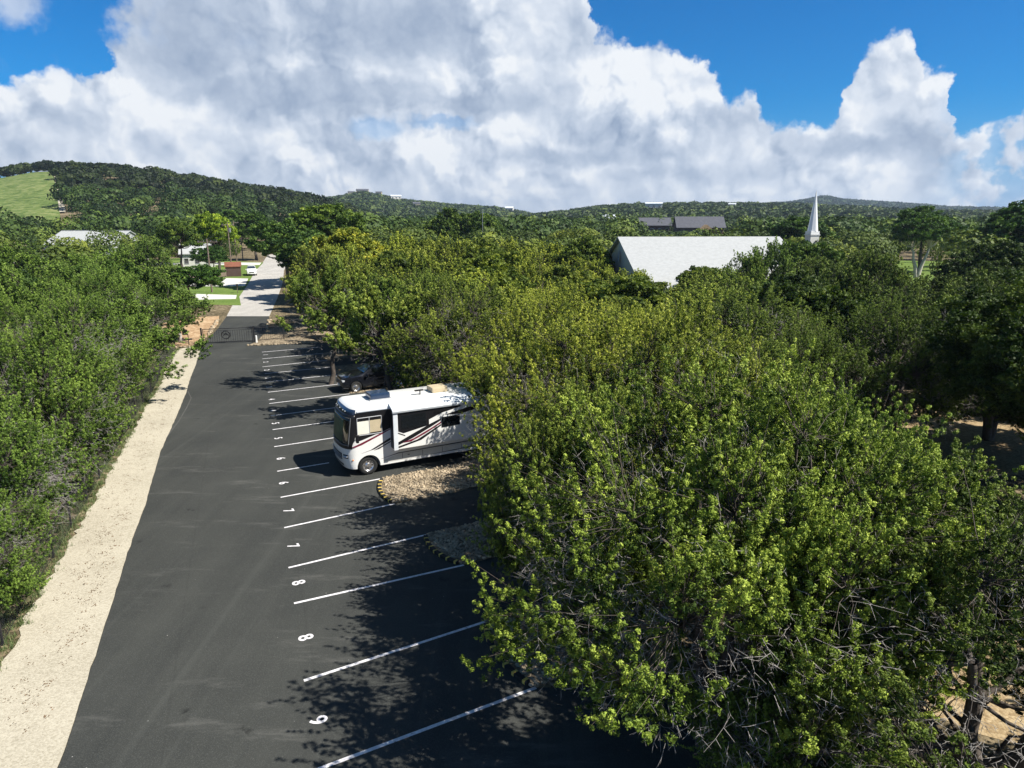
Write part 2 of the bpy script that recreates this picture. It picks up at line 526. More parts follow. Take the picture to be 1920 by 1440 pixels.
class MB:
    """collects simple solids into one mesh"""
    def __init__(s):
        s.bm = bmesh.new()

    def box(s, c, size, rot=None, bevel=0.0):
        r = bmesh.ops.create_cube(s.bm, size=1)
        vs = r['verts']
        bmesh.ops.scale(s.bm, vec=size, verts=vs)
        if bevel:
            es = list({e for v in vs for e in v.link_edges})
            rr = bmesh.ops.bevel(s.bm, geom=es, offset=bevel, segments=2, affect='EDGES', profile=.7)
            vs = [v for v in rr['verts']] if rr['verts'] else vs
            vs = list({v for f in rr['faces'] for v in f.verts} | {v for v in vs if v.is_valid})
            # take whole island
            seen = set(vs); st = list(vs)
            while st:
                v = st.pop()
                for e in v.link_edges:
                    o = e.other_vert(v)
                    if o not in seen:
                        seen.add(o); st.append(o)
            vs = list(seen)
        if rot is not None:
            bmesh.ops.rotate(s.bm, cent=(0, 0, 0), matrix=rot, verts=vs)
        bmesh.ops.translate(s.bm, vec=c, verts=vs)
        return s

    def cyl(s, a, b, r, r2=None, seg=10):
        a, b = Vector(a), Vector(b)
        d = b - a
        q = d.to_track_quat('Z', 'Y').to_matrix().to_4x4()
        q.translation = (a + b) / 2
        bmesh.ops.create_cone(s.bm, cap_ends=True, segments=seg, radius1=r, radius2=r if r2 is None else r2, depth=d.length, matrix=q)
        return s

    def ico(s, c, r, sub=1, scale=(1, 1, 1), jit=0.0):
        rr = bmesh.ops.create_icosphere(s.bm, subdivisions=sub, radius=r)
        for v in rr['verts']:
            v.co = Vector((v.co.x * scale[0], v.co.y * scale[1], v.co.z * scale[2])) * (1 + random.uniform(-jit, jit)) + Vector(c)
        return s

    def prism(s, pts, d, ends=True):
        """closed polygon pts (3D), extruded by vector d"""
        a = [s.bm.verts.new(p) for p in pts]
        b = [s.bm.verts.new(Vector(p) + Vector(d)) for p in pts]
        n = len(a)
        for i in range(n):
            s.bm.faces.new((a[i], a[(i + 1) % n], b[(i + 1) % n], b[i]))
        if ends:
            s.bm.faces.new(a[::-1])
            s.bm.faces.new(b)
        return s

    def poly(s, pts):
        s.bm.faces.new([s.bm.verts.new(p) for p in pts])
        return s

    def build(s, name, m=None, parent=None, smooth=False, tri=False):
        bmesh.ops.recalc_face_normals(s.bm, faces=s.bm.faces)
        if tri:
            bmesh.ops.triangulate(s.bm, faces=s.bm.faces)
        me = bpy.data.meshes.new(name)
        s.bm.to_mesh(me)
        s.bm.free()
        if smooth:
            for p in me.polygons:
                p.use_smooth = True
        return obj_from(name, me, m, parent)


def sheet(name, pts, z, m, kind='structure', thick=0.0):
    b = MB()
    if thick:
        b.prism([(p[0], p[1], z - thick) for p in pts], (0, 0, thick))
    else:
        b.poly([(p[0], p[1], z) for p in pts])
    o = b.build(name, m, tri=True)
    if not thick:
        for p in o.data.polygons:
            if p.normal.z < 0:
                p.flip()
    if kind:
        o['kind'] = kind
    return o


# ------------------------------------------------------------------ terrain
def sm(x):
    x = np.clip(x, 0, 1)
    return x * x * (3 - 2 * x)


RIDGES = [  # crest distance, rise from, tree height, azimuth table, crest elevation table (deg)
    (640, 235, 7.0, [-80, -60, -45, -35.3, -33.5, -31.4, -29.2, -25.9, -22.5, -19.6, -16.5, -14.2, -11, -8], [1.0, 2.2, 2.8, 2.94, 3.34, 3.52, 3.36, 3.1, 2.58, 2.17, 1.74, 1.2, .2, -.9]),
    (1500, 520, 7.0, [-24, -18, -14.6, -13.4, -11.7, -10.1, -8.5, -4.7, -1.3, 1.7, 5, 9], [.2, .9, 1.36, 1.53, 1.84, 1.55, 1.27, .95, .75, .25, -.1, -.4]),
    (1150, 330, 7.0, [-2, 1.7, 4.3, 7.2, 10.1, 14.2, 18, 21.2, 24, 29, 36, 60], [-.4, .18, .46, .86, 1.0, 1.02, .98, .95, .8, .5, .3, .3]),
    (2900, 1500, 7.0, [14, 18, 21.2, 22.5, 23.5, 24.75, 26, 28.85, 31.4, 35.6, 44, 60], [.3, .85, 1.04, 1.25, 1.44, 1.2, 1.1, .87, .64, .5, .4, .3]),
]


def hgt(x, y):
    x = np.asarray(x, float); y = np.asarray(y, float)
    r = np.hypot(x, y)
    az = np.degrees(np.arctan2(x, y))
    h = np.zeros_like(r)
    for (Rc, r0, th, ta, te) in RIDGES:
        e = np.interp(az, ta, te, left=-1, right=te[-1] if ta[-1] >= 60 else -1)
        top = np.maximum(0, CH + Rc * np.tan(np.radians(e)) - th)
        up = sm((r - r0) / (Rc - r0))
        dn = 1 - 0.6 * sm((r - Rc) / (Rc * 0.8))
        # small roll of the ground, only on the rise
        roll = 1 + 0.05 * np.sin(x * 0.013 + y * 0.009) * (1 - up) * up * 4
        h = np.maximum(h, top * up * dn * roll)
    return h


def H1(x, y):
    return float(hgt(x, y))


def ground():
    azs = np.concatenate([np.arange(-180, -50, 5.0), np.arange(-50, 50, 0.75), np.arange(50, 180, 5.0)])
    rs = np.concatenate([[2, 15, 40, 80, 120, 160, 200], np.arange(230, 700, 22), np.arange(700, 1700, 45), np.arange(1700, 3600, 110), [4500, 7000, 12000]])
    A, Rr = np.meshgrid(np.radians(azs), rs, indexing='ij')
    X = Rr * np.sin(A); Y = Rr * np.cos(A)
    Z = hgt(X, Y)
    Z[Rr > 4000] = 0
    V = np.stack([X, Y, Z], -1).reshape(-1, 3)
    na, nr = len(azs), len(rs)
    i, j = np.meshgrid(np.arange(na), np.arange(nr - 1), indexing='ij')
    i2 = (i + 1) % na
    Fc = np.stack([i * nr + j, i * nr + j + 1, i2 * nr + j + 1, i2 * nr + j], -1).reshape(-1, 4)
    # centre fan closed with a small disc of quads (degenerate quads avoided by an extra ring of triangles as a polygon)
    me = np_mesh('ground', V, Fc[:, ::-1])
    bm = bmesh.new(); bm.from_mesh(me)
    be = [e for e in bm.edges if e.is_boundary and all(v.co.length < 3 for v in e.verts)]
    bmesh.ops.contextual_create(bm, geom=be)
    bmesh.ops.recalc_face_normals(bm, faces=bm.faces)
    bm.to_mesh(me); bm.free()
    if sum(p.normal.z for p in me.polygons) < 0:
        me.flip_normals()
    o = obj_from('ground', me, M['floor'])
    o['kind'] = 'structure'


ground()

DR = np.array([math.cos(R(110.8)), math.sin(R(110.8))])   # along the drive, away from the camera
DS = np.array([math.cos(R(28.6)), math.sin(R(28.6))])     # along a stall, away from the drive

# --- drive and stalls
starts = [(-4.06, 12.52), (-5.30, 15.39), (-6.66, 19.02), (-7.52, 21.23), (-8.65, 24.32), (-9.74, 27.25), (-10.89, 30.32), (-12.21, 33.85),
          (-13.28, 36.78), (-14.30, 39.53), (-15.34, 42.30), (-16.42, 45.2), (-17.55, 48.2), (-18.60, 50.9), (-19.63, 53.33), (-20.74, 56.48), (-21.8, 59.4)]
ends = [(.60, 15.12), (-.72, 18.07), (-1.63, 21.42), (-3.17, 23.73), (-4.83, 26.58), (-5.78, 29.45), (-6.5, 32.7), (-7.6, 36.4), (-8.6, 39.3), (-9.7, 42.0), (-10.8, 44.8),
        (-11.9, 47.7), (-13.0, 50.6), (-14.1, 53.3), (-15.2, 55.9), (-16.3, 58.9), (-17.4, 61.8)]
left_edge = [(-7.6, 6.5), (-9.73, 12.52), (-11.4, 16.9), (-13.32, 21.79), (-15.2, 26.9), (-17.59, 32.86), (-19.9, 39.6), (-21.9, 45.2), (-23.3, 48.8), (-25.4, 54.6), (-28.34, 62.33), (-30.9, 72), (-33.85, 81.83)]


def wobble(pts, step=0.6, amp=0.05, seed=1):
    r = random.Random(seed)
    out = []
    for a, b in zip(pts[:-1], pts[1:]):
        n = max(1, int(math.dist(a, b) / step))
        for i in range(n):
            t = i / n
            out.append((a[0] + (b[0] - a[0]) * t + r.uniform(-amp, amp), a[1] + (b[1] - a[1]) * t + r.uniform(-amp, amp)))
    out.append(pts[-1])
    return out


le = wobble(left_edge, .5, .022, 3)
right = []
BAY = 5.2
right += [(7.0, 7.0), (5.0, 13.0), (3.2, 15.2), ends[0]]
for kx in range(0, len(ends) - 1):
    a, b = np.array(ends[kx]), np.array(ends[kx + 1])
    if kx % 2 == 0:    # island between a and b: bulging kerb
        mid = (a + b) / 2 - DS * 0.35
        right += [tuple(a), tuple(a * .7 + b * .3 - DS * .28), tuple(mid), tuple(a * .3 + b * .7 - DS * .28), tuple(b)]
    else:
        bay = BAY if kx != 5 else 8.5
        right += [tuple(a + DS * bay), tuple(b + DS * bay)]
right += [(-21.0, 63.4), (-23.6, 62.3), (-24.2, 64.9), (-25.6, 72), (-28.79, 81.83)]
right = [right[i] for i in range(len(right)) if i == 0 or math.dist(right[i], right[i - 1]) > .01]
sheet('drive', le + right[::-1], 0.008, M['asphalt'])

fence_line = [(-13.0, 13.6), (-14.04, 16.9), (-15.14, 19.67), (-15.88, 21.94), (-16.79, 24.41), (-17.62, 26.8), (-18.66, 29.51), (-19.55, 32.0), (-20.46, 34.45), (-21.32, 36.88), (-22.4, 39.7), (-23.3, 42.3), (-24.09, 44.88), (-25.4, 48.4), (-27.08, 52.35), (-28.6, 56.5), (-30.0, 60.8)]
path_left = [(-9.4, 2)] + [(p[0] + .35, p[1]) for p in fence_line]
pl = wobble([(-11.6, 6.5)] + [(p[0] + .3, p[1]) for p in fence_line], .35, .10, 5)
sheet('path', pl + [(-28.7, 62.4)] + wobble(left_edge[:-2], .5, .022, 3)[::-1], 0.028, M['caliche'])

# road beyond the gate
sheet('road', [(-33.85, 81.83), (-40.4, 102), (-47.2, 124.8), (-56, 152), (-63.3, 178), (-78, 226), (-96, 285), (-91, 285), (-73, 226), (-57, 178), (-49.5, 152), (-41, 124.8), (-34.4, 102), (-28.79, 81.83)], 0.012, M['oldroad'])
# lawns, drives and bare dirt
sheet('lawn', [(-36, 92), (-40.2, 102.4), (-46.2, 122), (-56, 153), (-64, 181), (-95, 200), (-110, 150), (-75, 105), (-45, 94)], 0.016, M['lawn'])
sheet('driveway', [(-39.6, 99.5), (-41.4, 104.5), (-48, 106), (-58, 104), (-58, 98), (-45, 98.5)], 0.024, M['concrete'])
sheet('driveway', [(-45.4, 118.5), (-50.2, 133), (-58, 135), (-76, 132), (-76, 118), (-58, 117.5)], 0.024, M['concrete'])
sheet('driveway', [(-61.5, 171), (-64.2, 180), (-72, 181), (-90, 178), (-90, 171)], 0.024, M['concrete'])
sheet('lawn', [(62, 112), (112, 118), (136, 186), (90, 190), (70, 150)], 0.016, M['lawn'])
sheet('dirt_patch', [(-35.5, 61.5), (-28.9, 62.6), (-30.3, 68.6), (-32.2, 75.4), (-34.8, 82), (-39, 80), (-38, 66)], 0.018, M['orange_dirt'])
sheet('dirt_patch', [(8.6, 15.8), (10.2, 17.6), (13, 17.4), (17, 16.2), (17, 12.4), (13, 12.4), (10.5, 13.6)], 0.010, M['dirt'])
sheet('dirt_patch', [(19.5, 29.2), (24, 30), (29, 29.5), (33, 36), (27, 43), (19, 36.5)], 0.010, M['dirt'])
sheet('lawn', [(17, 22.0), (21, 24.5), (27, 24.5), (27, 19), (19, 17.5)], 0.014, M['lawn'])
sheet('gravel_bed', [(-24.2, 63.0), (-21.0, 63.45), (-15, 65.2), (-12, 70), (-18, 76), (-25.2, 74), (-25.5, 72), (-24.15, 64.9)], 0.016, M['gravel'])

# --- gravel islands (raised beds) and their kerbs
isl_group = 'black and yellow kerbs at the stall ends'
isl_lab = {0: 'black rubber kerb with yellow marks nearest the bottom of the photo, below the second white 8', 2: 'curved black kerb with yellow marks at the end of the upper stall numbered 8',
           4: 'short black kerb with yellow marks on the gravel corner just right of the motorhome wheel'}
for kx in range(0, len(ends) - 1, 2):
    a, b = np.array(ends[kx]), np.array(ends[kx + 1])
    rim = [tuple(a), tuple(a * .7 + b * .3 - DS * .28), tuple((a + b) / 2 - DS * .35), tuple(a * .3 + b * .7 - DS * .28), tuple(b)]
    far = 5.2
    pts = [rim[0], *rim[1:4], rim[4]]
    inner = wobble([tuple(b), tuple(b + DS * 2.2), tuple(b + DS * far)], .5, .08, kx) + wobble([tuple(a + DS * far), tuple(a + DS * 2), tuple(a)], .5, .08, kx + 1)[:-1]
    sheet('gravel_bed', pts + inner[1:], 0.07, M['gravel'], thick=.08)
    if kx <= 6:
        root = empty('kerb', (float(a[0]), float(a[1]), 0.008))
        tag(root, isl_lab.get(kx, 'black kerb with yellow marks in the shade beyond the motorhome'), 'kerb', isl_group)
        # finer curve
        cur = []
        for t in np.linspace(.06, .94, 15):
            bul = 0.36 * math.sin(math.pi * t) ** .8
            q = a * (1 - t) + b * t - DS * (bul + .03)
            cur.append(q)
        body = MB(); yel = MB()
        for i in range(14):
            p0, p1 = cur[i], cur[i + 1]
            c = (p0 + p1) / 2 - a
            L = float(np.linalg.norm(p1 - p0))
            rot = Matrix.Rotation(math.atan2(*(p1 - p0)[::-1]), 3, 'Z')
            body.box((c[0], c[1], .05), (L * 1.0, .15, .10), rot, bevel=.02)
            if i % 2 == 0:
                yel.box((c[0], c[1], .0535), (L * .42, .157, .10), rot)
        body.build('kerb_body', M['rubber'], root)
        yel.build('yellow_mark', M['yellow'], root)

# --- painted lines and numbers
lm = []
for i, (a, b) in enumerate(zip(starts, ends)):
    a, b = np.array(a), np.array(b)
    if i == 0:
        a = a - DS * 0.6
    if i == 5:
        b = b + DS * .05
    d = (b - a) / np.linalg.norm(b - a)
    if i == 6:
        b = a + d * 2.4
    n = np.array([-d[1], d[0]]) * .05
    sheet('stall_line', [tuple(a - n), tuple(b - n), tuple(b + n), tuple(a + n)], 0.013, M['paint'])
nums = [('9', -4.56, 13.95), ('8', -5.81, 17.25), ('8', -6.91, 20.25), ('7', -7.87, 22.82), ('7', -9.00, 25.89), ('6', -10.15, 28.87), ('6', -11.31, 32.07), ('5', -12.48, 35.26),
        ('5', -13.54, 38.0), ('4', -14.59, 40.69), ('4', -15.56, 43.35), ('3', -16.86, 46.67), ('3', -17.88, 49.44), ('2', -18.90, 52.16), ('2', -20.02, 55.18), ('1', -21.1, 58.2)]
for s, x, y in nums:
    cu = bpy.data.curves.new('stall_number', 'FONT')
    cu.body = s
    cu.size = .56
    cu.align_x = 'CENTER'; cu.align_y = 'CENTER'
    cu.offset = .012
    to = bpy.data.objects.new('tmp_text', cu)
    COL.objects.link(to)
    dg = bpy.context.evaluated_depsgraph_get()
    me = bpy.data.meshes.new_from_object(to.evaluated_get(dg))
    bpy.data.objects.remove(to)
    me.materials.clear()
    o = obj_from('stall_number', me, M['paint'])
    o.location = (x, y, 0.013)
    o.rotation_euler = (0, 0, R(28.6 - 90))
    o['kind'] = 'structure'
# thin pale tyre-scrape arc on the drive
arc = [(-22.0, 45.6), (-20.9, 43.7), (-20.2, 41.6), (-19.3, 38.6), (-18.3, 34.6), (-17.2, 30.6), (-16.1, 27.4)]
sheet('drive_scrape', [(x - .03, y) for x, y in arc] + [(x + .03, y) for x, y in arc[::-1]], 0.0125, mat('pale_scrape', (.085, .085, .08), .9, noise=(.4, 5)))


# ------------------------------------------------------------------ trees
def unit(v):
    return v / np.maximum(np.linalg.norm(v, axis=-1, keepdims=True), 1e-9)


def tubes(P, Rd, sides=4):
    """P (N,K,3), Rd (N,K) -> verts, quads"""
    N, K, _ = P.shape
    T = np.gradient(P, axis=1)
    T = unit(T)
    ref = np.where(np.abs(T[..., 2:3]) > .9, np.array([1., 0, 0]), np.array([0, 0, 1.]))
    U = unit(np.cross(T, ref)); V = np.cross(T, U)
    a = np.arange(sides) * 2 * np.pi / sides
    ring = P[:, :, None] + Rd[:, :, None, None] * (U[:, :, None] * np.cos(a)[None, None, :, None] + V[:, :, None] * np.sin(a)[None, None, :, None])
    verts = ring.reshape(-1, 3)
    n, k, s = np.meshgrid(np.arange(N), np.arange(K - 1), np.arange(sides), indexing='ij')
    s2 = (s + 1) % sides
    b0 = (n * K + k) * sides
    f = np.stack([b0 + s, b0 + s2, b0 + sides + s2, b0 + sides + s], -1).reshape(-1, 4)
    return verts, f


def leaves(centres, radii, q, size, g, tint, flat=1.0, aspect=.5, jit=.55, core=0.0, shell=.45, axis=None):
    """rhombic leaf sprays round each tuft centre, facing outwards; core > 0 adds a few inner sprays so that a tuft is opaque"""
    n = len(centres)
    d = unit(g.normal(size=(n, q, 3)))
    rad = radii[:, None, None] * (shell + (1 - shell) * g.random((n, q, 1)))
    pos = centres[:, None] + d * rad * np.array([1, 1, flat])
    nor = unit(d + g.normal(size=d.shape) * jit)
    ref = unit(g.normal(size=d.shape)) if axis is None else unit(np.cross(unit(axis[:, None] + .5 * g.normal(size=d.shape)), nor))
    U = unit(np.cross(nor, ref)); V = np.cross(nor, U)
    sz = size * (.6 + .8 * g.random((n, q, 1)))
    v = np.stack([pos - U * sz, pos - V * sz * aspect, pos + U * sz, pos + V * sz * aspect], 2)
    verts = v.reshape(-1, 3)
    tt = tint[:, None] + g.normal(size=(n, q)) * .07
    t4 = np.repeat(tt.reshape(-1), 4)
    if core > 0:
        a = unit(g.normal(size=(n, 3, 3)))
        b = unit(np.cross(a, unit(g.normal(size=(n, 3, 3)))))
        rr = radii[:, None, None] * core
        cc = centres[:, None]
        v2 = np.stack([cc - a * rr, cc - b * rr, cc + a * rr, cc + b * rr], 2).reshape(-1, 3)
        verts = np.concatenate([verts, v2])
        t4 = np.concatenate([t4, np.repeat(tint, 12)])
    f = np.arange(len(verts)).reshape(-1, 4)
    return verts, f, np.clip(t4, 0, 1)


def lobes(dirs, g, n=9, amp=.34, base=.80, power=5):
    L = unit(g.normal(size=(n, 3)) * np.array([1, 1, .8]) + np.array([0, 0, .25]))
    d = np.clip(dirs @ L.T, 0, 1) ** power
    return base + amp * d.max(1)


def stems(g, h, r, ends_, n_stem=3, lean=.35, rad=.16, fork=.25):
    """trunk(s) and limbs reaching the given points"""
    P, Q = [], []
    a0 = g.random() * 6.28
    tops = []
    for i in range(n_stem):
        a = a0 + i * 6.28 / n_stem + g.normal() * .3
        o = np.array([math.cos(a), math.sin(a), 0])
        b = o * .10
        top = o * r * lean + np.array([0, 0, h * (.55 + .12 * g.random())])
        t = np.linspace(0, 1, 7)[:, None]
        pl = b * (1 - t) + top * t + o * (np.sin(t * math.pi) * -.12 * r * fork * 4 * 0.2) + g.normal(size=(7, 3)) * .06 * (t > 0)
        pl[0, 2] = -.15
        P.append(pl); Q.append(rad * (1 - .72 * t[:, 0]) + .02)
        tops.append(pl)
    A = np.concatenate([p[2:] for p in tops])
    M_, Rr = [], []
    tq = np.linspace(0, 1, 7)[:, None]
    for e in ends_:
        dd = np.linalg.norm(A - e, axis=1) + np.where(A[:, 2] > e[2] - .2, 3.0, 0)
        s = A[np.argmin(dd)]
        t = np.linspace(0, 1, 7)[:, None]
        ln = np.linalg.norm(e - s)
        mid = (s + e) / 2 + np.array([0, 0, -.16 * ln]) + g.normal(size=3) * .14 * ln
        pl = (1 - t) ** 2 * s + 2 * t * (1 - t) * mid + t ** 2 * e + g.normal(size=(7, 3)) * .045 * (t > 0) * (t < 1) + np.sin(tq * 9 + g.random() * 6) * g.normal(size=3) * .035 * ln * tq * (1 - tq) * 2
        M_.append(pl)
        Rr.append((.018 + .014 * np.linalg.norm(e - s)) * (1 - .78 * t[:, 0]) + .005)
    return np.array(P + M_), np.array(Q + Rr)


def juniper(seed, h=7.0, r=3.7, plumes=300, tufts=14, q=22, leaf=.07, dead=260, base_z=.9, opening=0.0, stem=3, tuft_r=.15, sides=5):
    g = np.random.default_rng(seed)
    # boughs first (gaps between them stay dark), then upright plumes on every bough
    nb = max(12, plumes // 10)
    bd = unit(g.normal(size=(nb * 3, 3)))
    bd = bd[bd[:, 2] > -.62][:nb]
    envb = lobes(bd, g, 11, .36, .74, 6)
    rb = np.clip(1 - np.abs(g.normal(size=nb)) * .24, .35, 1.0)
    cz = h * .52
    per = int(math.ceil(plumes / nb))
    cb = bd * (envb * rb)[:, None] * np.array([r, r, h * .47])
    cb[:, :2] *= (1.08 - .34 * np.clip(bd[:, 2:3], 0, 1) ** 1.3)      # narrower towards the top: domed cones
    cb[:, 2] *= 1.06
    cb = cb + np.array([0, 0, cz])
    c = (cb[:, None] + g.normal(size=(nb, per, 3)) * np.array([.29, .29, .27]) * (r / 4.0)).reshape(-1, 3)
    d = unit((c - np.array([0, 0, cz])) / np.array([r, r, h * .47]))
    env = np.repeat(envb, per); rho = np.repeat(rb, per)
    keep = c[:, 2] > base_z + g.random(len(c)) * .8
    if opening > 0:      # bare gaps where dead wood shows
        og = unit(g.normal(size=(5, 3)) * np.array([1, 1, .4]))
        keep &= ~((d @ og.T).max(1) > 1 - opening)
    c, d, rho, env = c[keep], d[keep], rho[keep], env[keep]
    n = len(c)
    ax = unit(d * .55 + np.array([0, 0, .80]) + g.normal(size=(n, 3)) * .26)
    L = (.55 + .75 * g.random(n)) * (.75 + .4 * rho)
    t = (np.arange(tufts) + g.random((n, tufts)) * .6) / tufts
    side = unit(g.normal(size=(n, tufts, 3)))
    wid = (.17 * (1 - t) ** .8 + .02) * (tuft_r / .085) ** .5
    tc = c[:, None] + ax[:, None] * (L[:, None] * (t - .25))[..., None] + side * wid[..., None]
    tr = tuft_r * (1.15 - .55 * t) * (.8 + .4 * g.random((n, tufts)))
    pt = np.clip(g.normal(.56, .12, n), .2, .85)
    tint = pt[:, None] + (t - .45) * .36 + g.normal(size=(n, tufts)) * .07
    brown = g.random((n, tufts)) < .03
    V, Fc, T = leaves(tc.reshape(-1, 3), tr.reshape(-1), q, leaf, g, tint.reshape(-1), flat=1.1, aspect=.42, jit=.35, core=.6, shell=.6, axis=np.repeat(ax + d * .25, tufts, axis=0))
    crown = np_mesh('crown', V, Fc, T)
    # limbs
    ne = min(48, n // 4)
    idx = g.permutation(n)[:ne]
    P, Q = stems(g, h, r, c[idx] - ax[idx] * .3, stem, .33, .10 + .008 * h)
    V1, F1 = tubes(P, Q, sides)
    # twigs to every plume
    e = c[idx]
    near = np.argmin(((c[:, None] - e[None]) ** 2).sum(-1) + 1e3 * (c[:, None] == e[None]).all(-1), axis=1)
    s0 = e[near] - ax[idx][near] * .3
    tt = np.linspace(0, 1, 4)[None, :, None]
    P2 = s0[:, None] * (1 - tt) + (c + ax * L[:, None] * .5)[:, None] * tt + g.normal(size=(n, 4, 3)) * .05
    Q2 = np.broadcast_to(np.linspace(.011, .004, 4), (n, 4))
    V2, F2 = tubes(P2, Q2, 3)
    # dead silver twigs
    dead = max(dead, 8)
    dd = unit(g.normal(size=(dead, 3)) * np.array([1, 1, .7]) + np.array([0, 0, .1]))
    b = dd * (g.random(dead) * .42 + .48)[:, None] * np.array([r, r, h * .44]) + np.array([0, 0, cz])
    kz = b[:, 2] > .26 * h
    b, dd = b[kz], dd[kz]; dead = len(b)
    dirn = unit(dd + g.normal(size=(dead, 3)) * .5)
    K = 5
    tk = np.linspace(0, 1, K)[None, :, None]
    LL = (.14 + g.random(dead) ** 2 * .36)[:, None, None]
    bend = g.normal(size=(dead, 1, 3)) * .45
    P3 = b[:, None] + dirn[:, None] * tk * LL + bend * tk ** 2 * LL
    # forks
    f0 = P3[:, 2]
    fd = unit(dirn + g.normal(size=(dead, 3)) * .7)
    P4 = f0[:, None] + fd[:, None] * tk * LL * .6
    f1 = P3[:, 3]
    fd1 = unit(dirn + g.normal(size=(dead, 3)) * .8)
    P5 = f1[:, None] + fd1[:, None] * tk * LL * .5
    Q3 = np.broadcast_to(np.linspace(.0052, .002, K), (dead * 3, K))
    V3, F3 = tubes(np.concatenate([P3, P4, P5]), Q3, 3)
    trunk = np_mesh('trunk', np.concatenate([V1, V2, V3]), np.concatenate([F1, F2 + len(V1), F3 + len(V1) + len(V2)]))
    trunk.materials.append(M['bark']); trunk.materials.append(M['deadwood'])
    mi = np.zeros(len(trunk.polygons), np.int32); mi[len(F1) + len(F2):] = 1
    trunk.polygons.foreach_set('material_index', mi)
    return crown, trunk


def oak(seed, h=11.0, r=5.0, clumps=230, tufts=10, q=14, leaf=.16, base=.30, stem=1, tuft_r=.42, lob=.38):
    g = np.random.default_rng(seed)
    d = unit(g.normal(size=(clumps * 3, 3)))
    d = d[d[:, 2] > -.45][:clumps]
    env = lobes(d, g, 10, lob, .72, 7)
    rho = np.clip(1 - np.abs(g.normal(size=len(d))) * .22, .4, 1)
    cz = h * (base + (1 - base) * .5)
    c = d * (env * rho)[:, None] * np.array([r, r, h * (1 - base) * .52]) + np.array([0, 0, cz])
    n = len(c)
    off = unit(g.normal(size=(n, tufts, 3))) * (g.random((n, tufts, 1)) ** .5) * np.array([.8, .8, .5]) * (r * .15)
    tc = c[:, None] + off
    tr = tuft_r * (.6 + .5 * g.random((n, tufts)))
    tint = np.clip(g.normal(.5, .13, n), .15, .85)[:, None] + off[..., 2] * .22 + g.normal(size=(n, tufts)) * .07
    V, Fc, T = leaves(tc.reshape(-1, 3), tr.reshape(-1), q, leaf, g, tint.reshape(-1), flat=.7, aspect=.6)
    crown = np_mesh('crown', V, Fc, T)
    idx = g.permutation(n)[:34]
    P, Q = stems(g, h * .8, r, c[idx], stem, .12 if stem == 1 else .3, .20 + .014 * h)
    V1, F1 = tubes(P, Q, 6)
    return crown, np_mesh('trunk', V1, F1)


PROTO = {}


def reg(key, name, meshes, mats):
    PROTO[key] = (name, [(m.name.split('.')[0], m, mt) for m, mt in zip(meshes, mats) if m is not None])
    for m, mt in zip(meshes, mats):
        if m is not None and mt is not None and not m.materials:
            m.materials.append(mt)


for i, (hh, rr, st, op) in enumerate([(7.4, 4.2, 3, .03), (7.0, 3.6, 2, .05), (7.8, 4.0, 3, .0)]):
    reg('jh%d' % i, 'juniper_tree', juniper(100 + i, hh, rr, 1500, 13, 26, .0225, 3200, opening=op, stem=st, tuft_r=.076, base_z=.35), [M['jun'], None])
for i in range(4):
    reg('jm%d' % i, 'juniper_tree', juniper(200 + i, 7.2, 3.5 + .2 * i, 850, 7, 16, .055, 300, tuft_r=.125, sides=4), [M['jun'], None])
for i in range(4):
    reg('ok%d' % i, 'oak_tree', oak(300 + i, 11, 5, 230, 10, 13, .17), [M['oak'], M['bark']])
reg('okp', 'oak_tree', oak(310, 11, 4.2, 170, 9, 12, .16, base=.42, stem=2), [M['oak'], M['palebark']])
reg('okn', 'oak_tree', oak(311, 10.5, 4.8, 520, 13, 26, .060, base=.20, tuft_r=.24), [M['oak'], M['bark']])
reg('jtree', 'juniper_tree', juniper(320, 7.6, 2.9, 420, 10, 20, .044, 300, base_z=4.0, stem=1, opening=.05), [M['jun'], None])
COUNT = {}


def plant(key, x, y, h=None, w=1.0, rz=None, color=(1, 1, 1), label=None, group=None, cat='tree', name=None, z=None):
    nm, parts = PROTO[key]
    base_h = {'j': 7.3, 'o': 11.0}[key[0]]
    sz = (h or base_h) / base_h
    root = empty(name or nm, (x, y, H1(x, y) if z is None else z), rz if rz is not None else random.uniform(0, 6.28))
    root.scale = (w, w, sz)
    tag(root, label, cat, group)
    for pn, me, mt in parts:
        o = bpy.data.objects.new(pn, me)
        o.parent = root
        o.color = tuple(color) + (1,) if pn == 'crown' else (1, 1, 1, 1)
        COL.objects.link(o)
    COUNT[key] = COUNT.get(key, 0) + 1
    return root


TAKEN = []


def hero(key, x, y, h, w, color, label, clear=3.0, **kw):
    TAKEN.append((x, y, clear))
    return plant(key, x, y, h, w, color=color, label=label, **kw)


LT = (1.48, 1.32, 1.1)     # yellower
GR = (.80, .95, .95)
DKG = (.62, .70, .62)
# foreground right
hero('jh0', 4.3, 13.3, 7.9, 1.12, (1.08, 1.12, 1.0), 'big nearest juniper with dead silver twigs, right of the stall numbered 9', 3.4, rz=0.4)
hero('jh1', 7.6, 15.8, 7.3, .88, (.94, 1.04, .95), 'wide juniper at the right, its crown edge above the bare tan dirt', 3.4, rz=2.0)
hero('jh2', 5.0, 10.8, 3.2, .40, (.76, .92, .9), 'low juniper at the bottom edge of the photo above pale gravel', 2.2, rz=4.0)
hero('jh1', 2.0, 17.8, 7.2, .74, (1.0, 1.0, 1), 'juniper standing on the gravel bed beside the upper stall numbered 8', 2.6, rz=5.1)
hero('jh0', 2.1, 23.0, 7.5, .96, LT, 'bright yellow-green juniper whose crown hides the rear of the white motorhome', 3.2, rz=1.0)
hero('jh2', 5.4, 20.4, 7.8, 1.0, (1.22, 1.12, 1), 'tall juniper directly behind the big nearest juniper', 3.2, rz=3.3)
